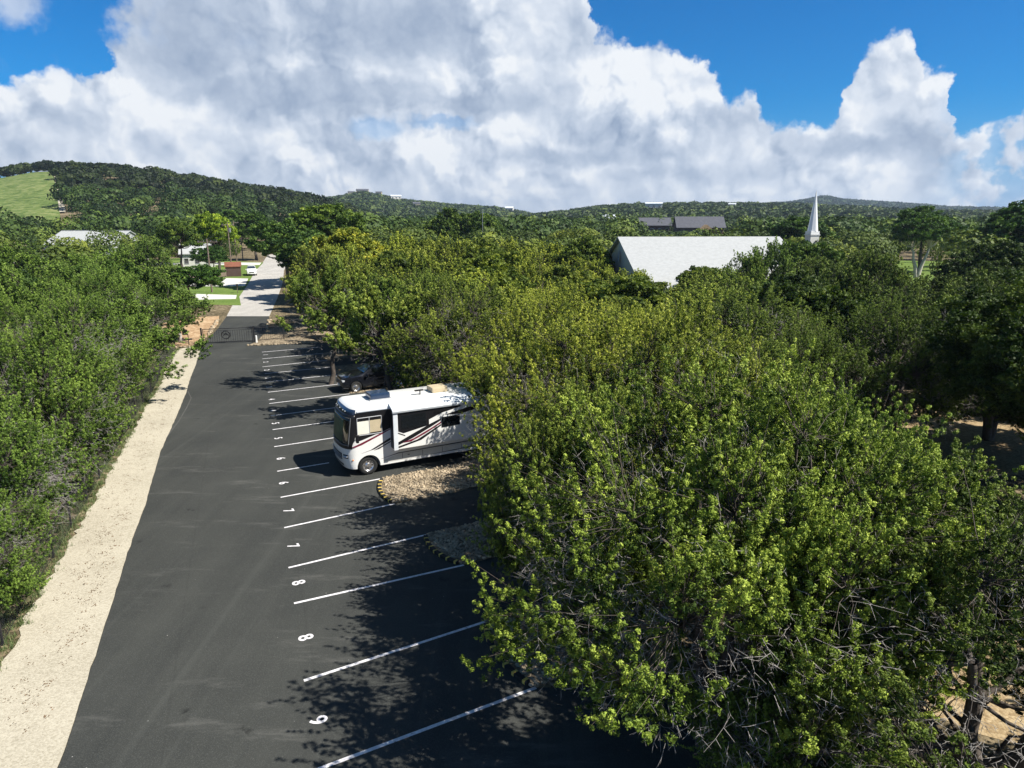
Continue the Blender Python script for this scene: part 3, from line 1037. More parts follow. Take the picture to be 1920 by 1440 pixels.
hero('jh1', 4.8, 27.2, 7.8, 1.05, LT, 'yellow-green juniper in the middle of the photo with reddish patches', 3.2, rz=0.2)
hero('jh0', 2.2, 33.0, 7.4, 1.0, LT, 'yellow-green juniper seen over the crown that hides the motorhome rear', 3.0, rz=2.7)
hero('jtree', -6.7, 39.4, 7.4, 1.12, (1.0, 1.0, .95), 'open-bottomed juniper between the motorhome and the black car', 2.4, rz=3.3)
hero('jh2', -2.6, 38.6, 7.0, 1.0, (1.08, 1.05, 1), 'juniper with bare brown lower branches above the motorhome roof', 3.2, rz=5.0)
hero('jtree', -12.9, 47.4, 7.7, 1.12, (.85, .92, .9), 'small open juniper with dark trunk standing beside the far stalls', 2.6, rz=1.0)
hero('jm0', -10.2, 52.4, 7.0, .9, (.8, .92, .9), 'dense juniper between the open small tree and the black car', 3.0)
hero('jh1', -6.4, 53.6, 7.4, 1.1, (.95, 1, 1), 'round juniper right behind the black car', 3.2, rz=3.9)
hero('jm2', -3.4, 47.6, 7.0, 1.1, (1.0, 1.0, 1), 'wide juniper over the tail of the black car', 3.2)
# foreground left
hero('jh2', -15.6, 17.3, 4.2, .55, (.72, .88, .88), 'small low juniper pressed against the black fence in the lower left corner', 1.8, rz=2.2)
hero('jh1', -17.2, 20.9, 5.8, .82, (.72, .88, .88), 'nearest large juniper behind the black fence at the left edge of the photo', 2.4, rz=.7)
hero('jh0', -19.2, 25.9, 6.6, .92, (.76, .90, .88), 'full juniper bulging over the near part of the black fence', 2.6, rz=1.9)
hero('jh2', -22.0, 32.1, 7.0, .98, (.76, .90, .88), 'tall round-topped juniper leaning over the fence beside the middle of the pale path', 2.6, rz=.2)
hero('jh1', -24.8, 38.9, 7.2, 1.0, (.72, .88, .88), 'juniper with a grey dead branch hanging beside the fence', 2.6, rz=4.5)
hero('jh0', -27.6, 46.7, 7.2, 1.05, (.72, .88, .88), 'juniper whose boughs reach over the far end of the pale path', 2.8, rz=2.9)
hero('jm2', -32.0, 54.4, 6.8, .9, (.72, .88, .88), 'juniper at the far corner of the pale path before the gate', 2.8)
hero('jm1', -36.2, 60.0, 7.2, 1.0, (.72, .88, .88), 'juniper just left of the gate and its keypad post', 3.0)
# right hand side
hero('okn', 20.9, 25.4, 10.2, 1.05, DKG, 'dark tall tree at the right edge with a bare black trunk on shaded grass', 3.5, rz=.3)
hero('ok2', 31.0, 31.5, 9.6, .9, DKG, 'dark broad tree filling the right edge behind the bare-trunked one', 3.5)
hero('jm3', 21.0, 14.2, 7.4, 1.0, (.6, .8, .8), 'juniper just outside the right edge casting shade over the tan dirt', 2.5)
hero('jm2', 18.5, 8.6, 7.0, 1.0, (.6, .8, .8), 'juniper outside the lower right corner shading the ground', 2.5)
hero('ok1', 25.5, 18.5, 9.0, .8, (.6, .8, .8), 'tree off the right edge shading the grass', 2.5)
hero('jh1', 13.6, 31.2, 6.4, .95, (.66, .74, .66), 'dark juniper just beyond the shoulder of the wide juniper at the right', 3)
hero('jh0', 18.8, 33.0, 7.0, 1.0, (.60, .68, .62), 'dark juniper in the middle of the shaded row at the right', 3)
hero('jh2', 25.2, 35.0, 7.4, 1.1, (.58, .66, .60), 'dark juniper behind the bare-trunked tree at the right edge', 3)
# middle distance landmarks
hero('ok0', -33.0, 124.0, 14.2, 1.6, (1.15, 1.25, 1.0), 'tallest round oak right of the far road', 6)
hero('ok1', -37.0, 116.0, 10.8, 1.2, (1.0, 1.2, 1.25), 'blue-green oak overhanging the right edge of the far road', 5)
hero('ok2', -19.4, 86.0, 9.9, 1.0, (2.6, 2.0, 1.3), 'pale yellow-green tree among the darker oaks right of the road', 4)
hero('ok3', -27.6, 100.0, 9.6, 1.0, (.85, 1.05, 1.1), 'mid-green oak between the pale yellow tree and the road', 4)
hero('ok3', -60.8, 146.0, 12.6, .95, (2.2, 2.2, 1.0), 'bright lime-green tree beside the power pole left of the road', 5)
hero('ok0', -65.5, 139.0, 11.6, .85, (.95, 1.05, .95), 'grey-green oak left of the bright lime-green tree', 4.5)
hero('ok3', -84.0, 160.0, 6.6, .9, (1.0, 1.1, .95), 'oak standing in front of the white metal building at the left', 5)
hero('ok1', -69.0, 190.0, 12.5, 1.2, (.8, 1.0, .95), 'rounded oak behind the white pickup left of the road', 5)
hero('ok2', -82.0, 205.0, 13.0, 1.3, (.75, 1.0, .95), 'dark oak where the far road meets the wooded hill', 5)
hero('ok3', -57.5, 134.5, 6.2, .70, (.5, .75, .8), 'low dark bush beside the brown shed left of the road', 3)
hero('ok0', -41.6, 90.5, 5.6, .82, (.75, 1.05, .95), 'dark rounded bush where the drive meets the old grey road', 4)
hero('ok1', -40.6, 82.5, 2.7, .62, (1.15, 1.35, .9), 'low light-green shrub left of the drive beyond the gate', 3)
hero('ok2', -14.5, 158.0, 13.0, 1.0, (.9, 1.0, .9), 'dome-shaped tree standing above the wood near the centre, the left one of a pair', 5)
hero('ok3', -6.2, 158.0, 12.8, 1.05, (.85, 1.0, .9), 'dome-shaped tree above the wood near the centre, the right one of a pair', 5)
hero('ok1', 9.6, 92.0, 8.8, .8, (1.35, 1.3, .9), 'loose yellow-green tree left of the white church gable', 4)
hero('jm0', 23.2, 70.5, 7.7, .9, (.85, .95, .9), 'juniper rising before the right half of the white church roof', 3)
hero('jm2', 26.8, 73.5, 8.7, .95, (.75, .9, .85), 'dark juniper covering the lower right corner of the white church roof', 3)
hero('ok0', 35.4, 84.0, 9.0, .85, (.8, .95, .9), 'tree hiding the right end of the white church roof', 4.5)
hero('okp', 77.6, 134.0, 12.0, 1.2, (.75, 1.0, .95), 'oak with two pale leaning trunks on the sunlit lawn', 6, rz=1.2)
hero('ok2', 86.0, 148.0, 13.2, 1.5, (.65, .88, .9), 'large dark oak behind the sunlit lawn', 6)
hero('ok1', 76.0, 104.0, 13.4, 1.5, (.6, .85, .9), 'highest dark oak on the skyline at the right edge', 6)
hero('ok3', 70.0, 96.0, 11.6, 1.2, (.6, .85, .9), 'dark oak in front of the highest oak at the right edge', 5)
hero('ok0', 61.0, 150.0, 12.0, 1.4, (.65, .88, .9), 'dark oak between the steeple and the sunlit lawn', 6)


# --- the woods: individuals nearest the camera
def inside(poly, x, y):
    c = False
    n = len(poly)
    for i in range(n):
        x1, y1 = poly[i]; x2, y2 = poly[(i + 1) % n]
        if (y1 > y) != (y2 > y) and x < (x2 - x1) * (y - y1) / (y2 - y1) + x1:
            c = not c
    return c


CLEAR = [
    [(-60, 0)] + [(p[0] - 1.6, p[1]) for p in []] + [(-60, 1), (-59, 0)],
    [(8.6, 8), (9.2, 12.5), (10.6, 16.5), (12.5, 20), (14.5, 26), (19, 30), (44, 30), (44, 8)],
    [(7.6, 19.5), (9.5, 26), (13.5, 36), (20, 45), (33, 45), (31, 34), (18, 27.8), (17, 14), (11, 11), (10, 16)],      # clearing at the right
    [(12, 76), (39, 76), (41, 106), (12, 106)],                                                                        # church
    [(59, 108), (118, 112), (120, 136), (66, 136)],
    [(33, 62), (40, 60), (64, 100), (62, 112), (54, 104)],                                                                    # lawn
    [(-34, 63), (-29, 62), (-36.5, 88), (-50, 122), (-60, 150), (-110, 200), (-110, 150), (-70, 104), (-46, 96), (-44, 84)],
]


def wood_ok(x, y, m=0.0):
    r = math.hypot(x, y)
    # drive corridor
    xl = np.interp(y, [p[1] for p in fence_line] + [81.8, 124.8, 178, 226, 285], [p[0] for p in fence_line] + [-35, -48.6, -65, -80, -97])
    xr = np.interp(y, [8, 15, 18, 24, 34, 44, 52, 62, 66, 81.8, 124.8, 178, 226, 285], [6, 2.6, 1.6, .6, .6, -4, -9.5, -16, -20, -24, -35, -52, -69, -87])
    if xl - 1.3 - m < x < xr + 1.2 + m:
        return False
    if r < 9:
        return False
    for c in CLEAR:
        if inside(c, x, y):
            return False
    return True


near = []
cand = random.Random(21)
tries = 0
pts_all = [(x, y, c) for x, y, c in TAKEN]
while tries < 26000:
    tries += 1
    rr = math.sqrt(cand.uniform(12 ** 2, 100 ** 2))
    az = cand.uniform(-42, 41)
    x, y = rr * math.sin(R(az)), rr * math.cos(R(az))
    sp = 3.75 + rr * .023
    if not wood_ok(x, y):
        continue
    if any((x - a) ** 2 + (y - b) ** 2 < ((sp if cc < 2 else sp * .45 + cc * .62)) ** 2 for a, b, cc in pts_all):
        continue
    pts_all.append((x, y, 0))
    near.append((rr, x, y))
near.sort()
near = near[:240]
GL = 'junipers in the wood behind the black fence'
GR_ = 'junipers in the wood between the stalls and the church'
GX = 'dark trees in the shaded wood at the right'
MARKS = [('the swing gate', -27, 64), ('the black car', -9.5, 46.6), ('the white motorhome', -6.5, 31), ('the white roofed church', 25, 84), ('the big nearest juniper', 4, 13.2),
         ('the bare-trunked dark tree', 20.6, 25.6), ('the tan clearing at the right', 22, 37), ('the far corner of the black fence', -30, 60.8), ('the middle of the black fence', -20.5, 34.4),
         ('the pale yellow-green tree', -19.4, 88), ('the bright lawn at the right', 74, 120), ('the white metal building', -103, 180), ('the tall round oak by the far road', -35, 128), ('the white steeple', 50, 119)]
ORD = ['', 'second ', 'third ', 'fourth ', 'fifth ', 'sixth ', 'seventh ', 'eighth ', 'ninth ', 'tenth ', 'eleventh ', 'twelfth ', 'thirteenth ', 'fourteenth ', 'fifteenth ']
seen_lab = {}


def say(x, y, kind):
    ds = sorted(MARKS, key=lambda m: math.hypot(x - m[1], y - m[2]))
    for nm, mx, my in ds:
        a0, a1 = math.degrees(math.atan2(x, y)), math.degrees(math.atan2(mx, my))
        sd = 'left of' if a0 < a1 else 'right of'
        dp = 'beyond' if math.hypot(x, y) > math.hypot(mx, my) else 'in front of'
        k_ = (sd, dp, nm, kind)
        c = seen_lab.get(k_, 0)
        if c < len(ORD):
            seen_lab[k_] = c + 1
            adv = 'to the left and ' if sd == 'left of' else 'to the right and '
            return '%s%s %s%s %s' % (ORD[c] or 'closest ', kind, adv, dp, nm)
    return None


jobs = []
for i, (rr, x, y) in enumerate(near):
    az = math.degrees(math.atan2(x, y))
    leftside = x < np.interp(y, [0, 80, 200], [-9, -30, -70])
    t = cand.random()
    h = 5.8 + rr * .020 + cand.uniform(-1.1, 1.1)
    if 3 < az < 22 and rr > 42:
        h = 5.3 + rr * .008 + cand.uniform(-.5, .6)
    oakish = rr > 42 and t < (.42 if az > 14 else .20)
    v = cand.uniform(.86, 1.14)
    if leftside:
        col = (.74 * v, .90 * v, .88); grp = GL
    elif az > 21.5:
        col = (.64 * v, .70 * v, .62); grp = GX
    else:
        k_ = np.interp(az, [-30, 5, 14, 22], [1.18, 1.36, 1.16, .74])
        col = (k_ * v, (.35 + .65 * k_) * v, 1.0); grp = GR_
    if oakish:
        key = 'ok%d' % cand.randrange(4)
        h *= 1.08; w = cand.uniform(.62, .85)
        grp = {GL: 'oaks in the wood behind the black fence', GX: 'dark oaks in the shaded wood at the right', GR_: 'oaks among the junipers before the church'}[grp]
    else:
        key = ('jh%d' % cand.randrange(3)) if rr < 48 else ('jm%d' % cand.randrange(4))
        w = cand.uniform(.82, 1.06) * (1 + rr * .0026)
    jobs.append((rr, key, x, y, h, w, cand.uniform(0, 6.28), col, grp))
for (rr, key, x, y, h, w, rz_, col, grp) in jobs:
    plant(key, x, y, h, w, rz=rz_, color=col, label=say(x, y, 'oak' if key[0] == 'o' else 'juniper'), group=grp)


def meadow_mask(x, y):
    az = np.degrees(np.arctan2(x, y)); r = np.hypot(x, y)
    return (az < -32.1) & (az > -47) & (r > 300) & (r < 575)


# --- the far woods: nobody can count these, one object per stretch of hill
def wood_mass(name, label, az0, az1, r0, r1, spacing, quads, leaf, hrange, rrange, seed, tint=(1, 1, 1), excl=None, squash=.55, tintf=None, oakmix=True):
    g = np.random.default_rng(seed)
    area = .5 * math.radians(az1 - az0) * (r1 * r1 - r0 * r0)
    n = int(area / (spacing ** 2))
    r = np.sqrt(g.uniform(r0 * r0, r1 * r1, n))
    az = np.radians(g.uniform(az0, az1, n))
    x, y = r * np.sin(az), r * np.cos(az)
    if excl is not None:
        kp = ~excl(x, y)
        x, y, r = x[kp], y[kp], r[kp]
    n = len(x)
    z = hgt(x, y)
    big = g.random(n) ** 1.6
    w = rrange[0] * .72 + (rrange[1] * 1.22 - rrange[0] * .72) * big
    h = hrange[0] * .85 + (hrange[1] * 1.02 - hrange[0] * .85) * np.clip(big * .7 + g.random(n) * .4, 0, 1)
    azd = np.degrees(np.arctan2(x, y))
    h = np.where((azd > 10.3) & (azd < 18.6) & (r > 175) & (r < 338), h * .52, h)
    d = unit(g.normal(size=(n, quads, 3)))
    d[..., 2] = np.abs(d[..., 2]) * 1.35 - .5
    d = unit(d)
    L = unit(g.normal(size=(n, 5, 3)))
    lob = np.clip(np.einsum('nqk,nlk->nql', d, L), 0, 1).max(-1) ** 4
    rad = (.72 + .36 * lob) * (1 - np.abs(g.normal(size=(n, quads))) * .10)
    base = np.stack([x, y, z + h * .55], -1)
    pos = base[:, None] + d * rad[..., None] * np.stack([w, w, h * .45], -1)[:, None]
    nor = unit(d + g.normal(size=d.shape) * .38)
    ref = unit(g.normal(size=d.shape))
    U = unit(np.cross(nor, ref)); V = np.cross(nor, U)
    s = (leaf * (.6 + .8 * g.random((n, quads, 1)))) * (w[:, None, None] / np.mean(rrange))
    v = np.stack([pos - U * s, pos - V * s * .75, pos + U * s, pos + V * s * .75], 2).reshape(-1, 3)
    tt = np.clip(g.normal(.48, .19, n), .05, .95)
    if tintf is not None:
        tt = tt + tintf(x, y)
    T = tt[:, None] + (lob - .5) * .22 + g.normal(size=(n, quads)) * .05
    me = np_mesh(name, v, np.arange(n * quads * 4).reshape(-1, 4), np.clip(np.repeat(T.reshape(-1), 4), 0, 1))
    o = obj_from(name, me, M['farwood'])
    o.color = tuple(tint) + (1,)
    tag(o, label, 'woodland', kind='stuff')
    return o


def mid_excl(x, y):
    out = np.zeros(len(x), bool)
    out |= meadow_mask(x, y)
    ch = [[(9, 74), (40, 74), (41, 108), (9, 108)], [(58, 100), (118, 108), (122, 142), (64, 142)], [(38, 112), (52, 112), (52, 128), (38, 128)]]
    ch.append([(38, 68), (44, 66), (64, 100), (62, 116), (52, 100)])
    rd = [(-34, 78), (-38.5, 90), (-48, 100), (-72, 102), (-80, 118), (-82, 150), (-72, 152), (-66, 165), (-70, 186), (-86, 226), (-100, 290), (-86, 290), (-69, 226), (-50, 178), (-32, 124.8), (-20, 81)]
    mb = [(-124, 150), (-90, 140), (-92, 200), (-128, 200)]
    for i in range(len(x)):
        for (a, b, c) in TAKEN:
            if (x[i] - a) ** 2 + (y[i] - b) ** 2 < (c + .8) ** 2:
                out[i] = True
        if inside(rd, x[i], y[i]) or inside(mb, x[i], y[i]) or any(inside(c, x[i], y[i]) for c in ch):
            out[i] = True
    return out


RM = near[-1][0]
wood_mass('woodland', 'wood of oaks and junipers between the near trees and the hills', -42, 42, RM + 1, 190, 6.3, 1000, .20, (6.5, 10.0), (3.2, 4.6), 5, (1.6, 1.55, 1.1), mid_excl)
wood_mass('woodland', 'wooded plain at the foot of the hills', -42, 42, 190, 420, 8.2, 380, .44, (8.5, 12.5), (3.8, 5.8), 6, (1.15, 1.3, 1.1), mid_excl, tintf=lambda x, y: -.22 * sm((np.hypot(x, y) - 250) / 60) * sm((-13 - np.degrees(np.arctan2(x, y))) / 2))  # leaf tint lowered at the left, a cloud's shadow put into the colour


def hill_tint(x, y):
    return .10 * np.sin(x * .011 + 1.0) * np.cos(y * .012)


wood_mass('hill_woodland', 'forest covering the hill at the left, cloud shadow put into its colour', -48, -7, 420, 665, 7.6, 170, .80, (6.5, 9.0), (3.8, 5.4), 7, (.42, .47, .42), meadow_mask, tintf=hill_tint)  # dark tint stands in for the cloud shadow on this hill
wood_mass('hill_woodland', 'scrubby wood covering the hill behind the centre', -24, 4, 520, 1530, 9.5, 34, 1.9, (5.5, 8.0), (3.8, 6.2), 8, (.95, 1.02, 1.1), lambda x, y: (np.degrees(np.arctan2(x, y)) < -16) & (np.hypot(x, y) < 700))
wood_mass('hill_woodland', 'scrubby wood covering the low hill behind the church', 0, 41, 420, 1180, 9.0, 40, 1.8, (5.5, 8.0), (3.8, 6.0), 9, (.9, .98, 1.0))
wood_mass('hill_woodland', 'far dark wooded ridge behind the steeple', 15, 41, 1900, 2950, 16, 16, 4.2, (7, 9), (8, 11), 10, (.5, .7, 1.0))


def strip_on_terrain(name, az0, az1, r0, r1, lift, m, na=60, nr=30):
    A, Rr = np.meshgrid(np.radians(np.linspace(az0, az1, na)), np.linspace(r0, r1, nr), indexing='ij')
    X, Y = Rr * np.sin(A), Rr * np.cos(A)
    Z = hgt(X, Y) + lift
    i, j = np.meshgrid(np.arange(na - 1), np.arange(nr - 1), indexing='ij')
    f = np.stack([i * nr + j, (i + 1) * nr + j, (i + 1) * nr + j + 1, i * nr + j + 1], -1).reshape(-1, 4)
    me = np_mesh(name, np.stack([X, Y, Z], -1).reshape(-1, 3), f)
    if sum(p.normal.z for p in me.polygons) < 0:
        me.flip_normals()
    o = obj_from(name, me, m)
    o['kind'] = 'structure'
    return o


strip_on_terrain('meadow', -47, -32.35, 302, 590, .7, M['meadow'])
strip_on_terrain('dirt_track', -32.35, -32.0, 380, 578, .8, M['caliche'], 4, 30)

# ------------------------------------------------------------------ fence
def build_fence():
    fx, fy = fence_line[0]
    root = empty('chain_link_fence', (fx, fy, 0))
    tag(root, 'low black chain-link fence running along the left side of the pale path', 'fence')
    top, wire = MB(), []
    hh = 1.15
    loc = [(x - fx, y - fy) for x, y in fence_line]
    for (x, y) in loc:
        MB().cyl((x, y, -.05), (x, y, hh + .06), .035, seg=8).ico((x, y, hh + .07), .045).build('post', M['blackmetal'], root)
    for a, b in zip(loc[:-1], loc[1:]):
        top.cyl((a[0], a[1], hh), (b[0], b[1], hh), .022, seg=6)
        top.cyl((a[0], a[1], .08), (b[0], b[1], .08), .008, seg=4)
        L = math.dist(a, b)
        n = int(L / .11)
        for i in range(-10, n + 1):
            for sgn in (1, -1):
                # diagonal strand clipped to the bay
                s0 = i * .11; s1 = s0 + hh * .85
                z0, z1 = (0.05, hh) if sgn > 0 else (hh, 0.05)
                t0, t1 = 0.0, 1.0
                if s0 < 0: t0 = -s0 / (s1 - s0)
                if s1 > L: t1 = (L - s0) / (s1 - s0)
                if t1 - t0 < .05: continue
                p = lambda t: np.array([a[0] + (b[0] - a[0]) * (s0 + (s1 - s0) * t) / L, a[1] + (b[1] - a[1]) * (s0 + (s1 - s0) * t) / L, z0 + (z1 - z0) * t])
                wire.append([p(t0), p((t0 + t1) / 2), p(t1)])
    top.build('top_rail', M['blackmetal'], root)
    P = np.array(wire)
    V, Fc = tubes(P, np.full(P.shape[:2], .0032), 3)
    obj_from('wire_mesh', np_mesh('wire_mesh', V, Fc), M['blackmetal'], root)


build_fence()


# ------------------------------------------------------------------ gate
def build_gate():
    a = np.array([-28.6, 63.4]); b = np.array([-24.42, 64.5])
    d = (b - a); L = float(np.linalg.norm(d)); ang = math.atan2(d[1], d[0])
    root = empty('gate', (a[0], a[1], 0.01), ang)
    tag(root, 'closed black metal swing gate with a round emblem across the drive', 'gate')
    f = MB()
    hh = 1.36
    f.box((L / 2, 0, .12), (L, .05, .07)); f.box((L / 2, 0, hh), (L, .05, .06)); f.box((L / 2, 0, hh - .16), (L, .035, .03))
    f.box((.03, 0, hh / 2), (.06, .055, hh)); f.box((L - .03, 0, hh / 2), (.06, .055, hh))
    f.build('gate_frame', M['blackmetal'], root)
    pk = MB()
    for i in range(1, int(L / .20)):
        x = i * .20
        pk.box((x, 0, .12 + (hh - .16 - .12) / 2), (.022, .022, hh - .3))
    pk.build('picket', M['blackmetal'], root)
    e = MB()
    cx, cz, r = L * .46, .78, .36
    for i in range(28):
        t0, t1 = i * 2 * math.pi / 28, (i + 1) * 2 * math.pi / 28
        e.cyl((cx + r * math.cos(t0), -.04, cz + r * math.sin(t0)), (cx + r * math.cos(t1), -.04, cz + r * math.sin(t1)), .045, seg=6)
    # dark roof-like chevron inside the ring
    e.prism([(cx - .27, -.06, cz - .12), (cx - .12, -.06, cz + .12), (cx, -.06, cz + .20), (cx + .12, -.06, cz + .12), (cx + .27, -.06, cz - .12), (cx + .13, -.06, cz - .05), (cx, -.06, cz + .04), (cx - .13, -.06, cz - .05)], (0, .04, 0))
    e.build('emblem', M['blackmetal'], root)
    MB().box((L + .12, 0, .75), (.14, .14, 1.5), bevel=.015).build('gate_post', M['blackmetal'], root)
    MB().box((-.12, 0, .75), (.14, .14, 1.5), bevel=.015).build('gate_post', M['blackmetal'], root)
    # fixed side panel right of the gate
    p0 = b + d / L * .25
    side = empty('fence_panel', (p0[0], p0[1], 0.01), ang + R(18))
    tag(side, 'short black metal fence panel right of the swing gate', 'fence')
    s = MB()
    s.box((1.3, 0, 1.32), (2.6, .05, .06)).box((1.3, 0, .14), (2.6, .04, .05))
    s.build('rail', M['blackmetal'], side)
    pk = MB()
    for i in range(1, 13):
        pk.box((i * .2, 0, .73), (.014, .014, 1.18))
    pk.build('picket', M['blackmetal'], side)
    MB().box((2.62, 0, .7), (.08, .08, 1.4)).build('post', M['blackmetal'], side)
    # white bollard
    q = b + np.array([.45, -.35])
    o = MB().cyl((0, 0, 0), (0, 0, .62), .10, .09, 12).ico((0, 0, .62), .09, 2, (1, 1, .5)).build('bollard', M['white'])
    o.location = (q[0], q[1], 0.016)
    tag(o, 'short white bollard at the foot of the right gate post', 'bollard')
    # keypad box on a gooseneck
    kx = (-29.6, 62.6)
    kr = empty('keypad_stand', (kx[0], kx[1], 0.02), ang)
    tag(kr, 'black keypad box on a thin post left of the gate', 'keypad')
    MB().cyl((0, 0, 0), (0, 0, 1.05), .035, seg=8).cyl((0, 0, 1.05), (-.15, -.15, 1.15), .03, seg=8).build('post', M['blackmetal'], kr)
    MB().box((-.2, -.2, 1.25), (.42, .26, .46), bevel=.03).build('box', M['black'], kr)
    kr2 = empty('gate_opener', (-32.0, 62.4, 0.02), ang)
    tag(kr2, 'long black gate motor arm on a post beside the grey trunk', 'gate opener')
    MB().box((0, 0, .42), (.12, .12, .84)).build('post', M['blackmetal'], kr2)
    MB().box((0, 0, .95), (1.3, .24, .22), bevel=.03).build('arm', M['black'], kr2)
    # grey leaning dead trunk
    st = empty('dead_trunk', (-31.3, 64.6, 0))
    tag(st, 'pale grey bare tree trunk standing by the keypad left of the gate', 'tree trunk')
    t = np.linspace(0, 1, 9)[:, None]
    P = np.array([np.concatenate([t * -.3 + .08 * np.sin(t * 9), t * .2, t * 2.9], 1), np.concatenate([-.1 - t * .5, t * .3, 1.2 + t * 1.5], 1)])
    V, Fc = tubes(P, np.stack([.17 - .08 * t[:, 0], .08 - .05 * t[:, 0]]), 8)
    obj_from('trunk', np_mesh('trunk', V, Fc), M['deadwood'], st)


build_gate()

# border stones along the dirt by the gate and round the beds
def rocks(name, label, pts, smin, smax, seed):
    r = random.Random(seed)
    tmpl = bmesh.new()
    bmesh.ops.create_icosphere(tmpl, subdivisions=1, radius=1)
    bv = np.array([v.co[:] for v in tmpl.verts]); bf = np.array([[v.index for v in f.verts] for f in tmpl.faces])
    tmpl.free()
    g = np.random.default_rng(seed)
    n = len(pts)
    sc = g.uniform(smin, smax, (n, 1, 1)) * g.uniform(.6, 1.2, (n, 1, 3)) * np.array([1, 1, .6])
    v = bv[None] * (1 + g.uniform(-.25, .25, (n, len(bv), 1))) * sc
    a = g.uniform(0, 6.28, n)
    ca, sa = np.cos(a)[:, None], np.sin(a)[:, None]
    v = np.stack([v[..., 0] * ca - v[..., 1] * sa, v[..., 0] * sa + v[..., 1] * ca, v[..., 2]], -1)
    v += np.array([(p[0], p[1], (p[2] if len(p) > 2 else 0) + .3 * smin) for p in pts])[:, None]
    f = bf[None] + (np.arange(n) * len(bv))[:, None, None]
    o = obj_from(name, np_mesh(name, v.reshape(-1, 3), f.reshape(-1, 3)), M['rock'])
    tag(o, label, 'stones', kind='stuff')
    return o


pp = []
for kx in range(0, 12, 2):
    a, b = np.array(ends[kx]), np.array(ends[kx + 1])
    for _ in range(1500 if kx < 6 else 500):
        s, t = random.random(), random.random()
        q = a * (1 - s) + b * s + DS * (t * 5.0 - .1)
        pp.append((q[0], q[1], .07))
for _ in range(5200):
    a, rr = random.uniform(-12, 34), random.uniform(10, 34)
    x, y = rr * math.sin(R(a)), rr * math.cos(R(a))
    if x > np.interp(y, [8, 15, 18, 24, 30, 36], [7, 4.5, 4.5, 2.5, 0, -1.5]):
        pp.append((x, y, 0.01))
rocks('limestone_gravel', 'loose pale limestone gravel on the beds and under the trees', pp, .025, .085, 3)
pp = []
for a, b in [((-28.9, 61.9), (-35, 61.0)), ((-30.2, 68.2), (-33.8, 79)), ((-24.2, 62.5), (-17.5, 64.0)), ((-25.4, 71), (-27.8, 79))]:
    L = math.dist(a, b)
    for i in range(int(L / .35)):
        t = i * .35 / L
        pp.append((a[0] + (b[0] - a[0]) * t + random.uniform(-.12, .12), a[1] + (b[1] - a[1]) * t + random.uniform(-.12, .12), 0.02))
rocks('border_stones', 'row of rough limestone border stones by the gate', pp, .12, .24, 9)


# grass along the fence and leaf litter on the path
def grass(name, label, pts, hmin, hmax, seed, tintbase=.4, blades=14):
    g = np.random.default_rng(seed)
    c = np.array(pts, float)
    n = len(c)
    a = g.uniform(0, 6.28, (n, blades)); l = g.uniform(hmin, hmax, (n, blades)); lean = g.uniform(.1, .7, (n, blades))
    bx = c[:, 0:1] + g.normal(size=(n, blades)) * .06; by = c[:, 1:2] + g.normal(size=(n, blades)) * .06
    bz = c[:, 2:3] * np.ones((1, blades))
    dx, dy = np.cos(a), np.sin(a)
    w = .010
    v0 = np.stack([bx - dy * w, by + dx * w, bz], -1); v1 = np.stack([bx + dy * w, by - dx * w, bz], -1)
    v2 = np.stack([bx + dx * l * lean, by + dy * l * lean, bz + l], -1)
    v = np.stack([v0, v1, v2], 2).reshape(-1, 3)
    t = np.clip(np.repeat((tintbase + g.normal(size=(n, blades)) * .2).reshape(-1), 3), 0, 1)
    o = obj_from(name, np_mesh(name, v, np.arange(len(v)).reshape(-1, 3), t), M['grassblade'])
    tag(o, label, 'grass', kind='stuff')


gp = []
for a, b in zip(fence_line[:-1], fence_line[1:]):
    L = math.dist(a, b)
    for i in range(int(L * 60)):
        t = random.random(); o = random.gauss(-.35, .45)
        if o > .45: o = .2
        gp.append((a[0] + (b[0] - a[0]) * t + o, a[1] + (b[1] - a[1]) * t, 0.0))
grass('fence_grass', 'grey-green grass growing along the foot of the black fence', gp, .05, .20, 4, .75)
gp = [(random.uniform(15, 28), random.uniform(16, 26), .01) for _ in range(2500)]
grass('shaded_grass', 'thin grass in the shade under the dark tree at the right', gp, .04, .12, 5, .35, 8)
g_ = np.random.default_rng(77)
lp = []
for _ in range(420):
    i = int(g_.integers(0, 12)); t = g_.random(); s = g_.random() ** .7
    L_ = np.array(fence_line[i]) * (1 - t) + np.array(fence_line[i + 1]) * t
    wdt = float(np.interp(L_[1], [p[1] for p in left_edge], [p[0] for p in left_edge])) - L_[0] - .9
    lp.append((L_[0] + .5 + s * wdt, L_[1], .034))
lp = np.array(lp)
d_ = g_.normal(size=(len(lp), 6, 3)) * np.array([.06, .06, .008])
cc_ = (lp[:, None] + np.abs(d_) * np.array([0, 0, 1]) + d_ * np.array([1, 1, 0])).reshape(-1, 3)
a_ = g_.uniform(0, 6.28, len(cc_)); s_ = g_.uniform(.008, .028, len(cc_))
U_ = np.stack([np.cos(a_), np.sin(a_), g_.normal(size=len(a_)) * .2], -1) * s_[:, None]
V_ = np.stack([-np.sin(a_), np.cos(a_), g_.normal(size=len(a_)) * .2], -1) * s_[:, None] * .6
lv = np.stack([cc_ - U_, cc_ - V_, cc_ + U_, cc_ + V_], 1).reshape(-1, 3)
lo = obj_from('leaf_litter', np_mesh('leaf_litter', lv, np.arange(len(lv)).reshape(-1, 4)), M['litter'])
tag(lo, 'scattered brown leaf litter on the pale path', 'leaf litter', kind='stuff')


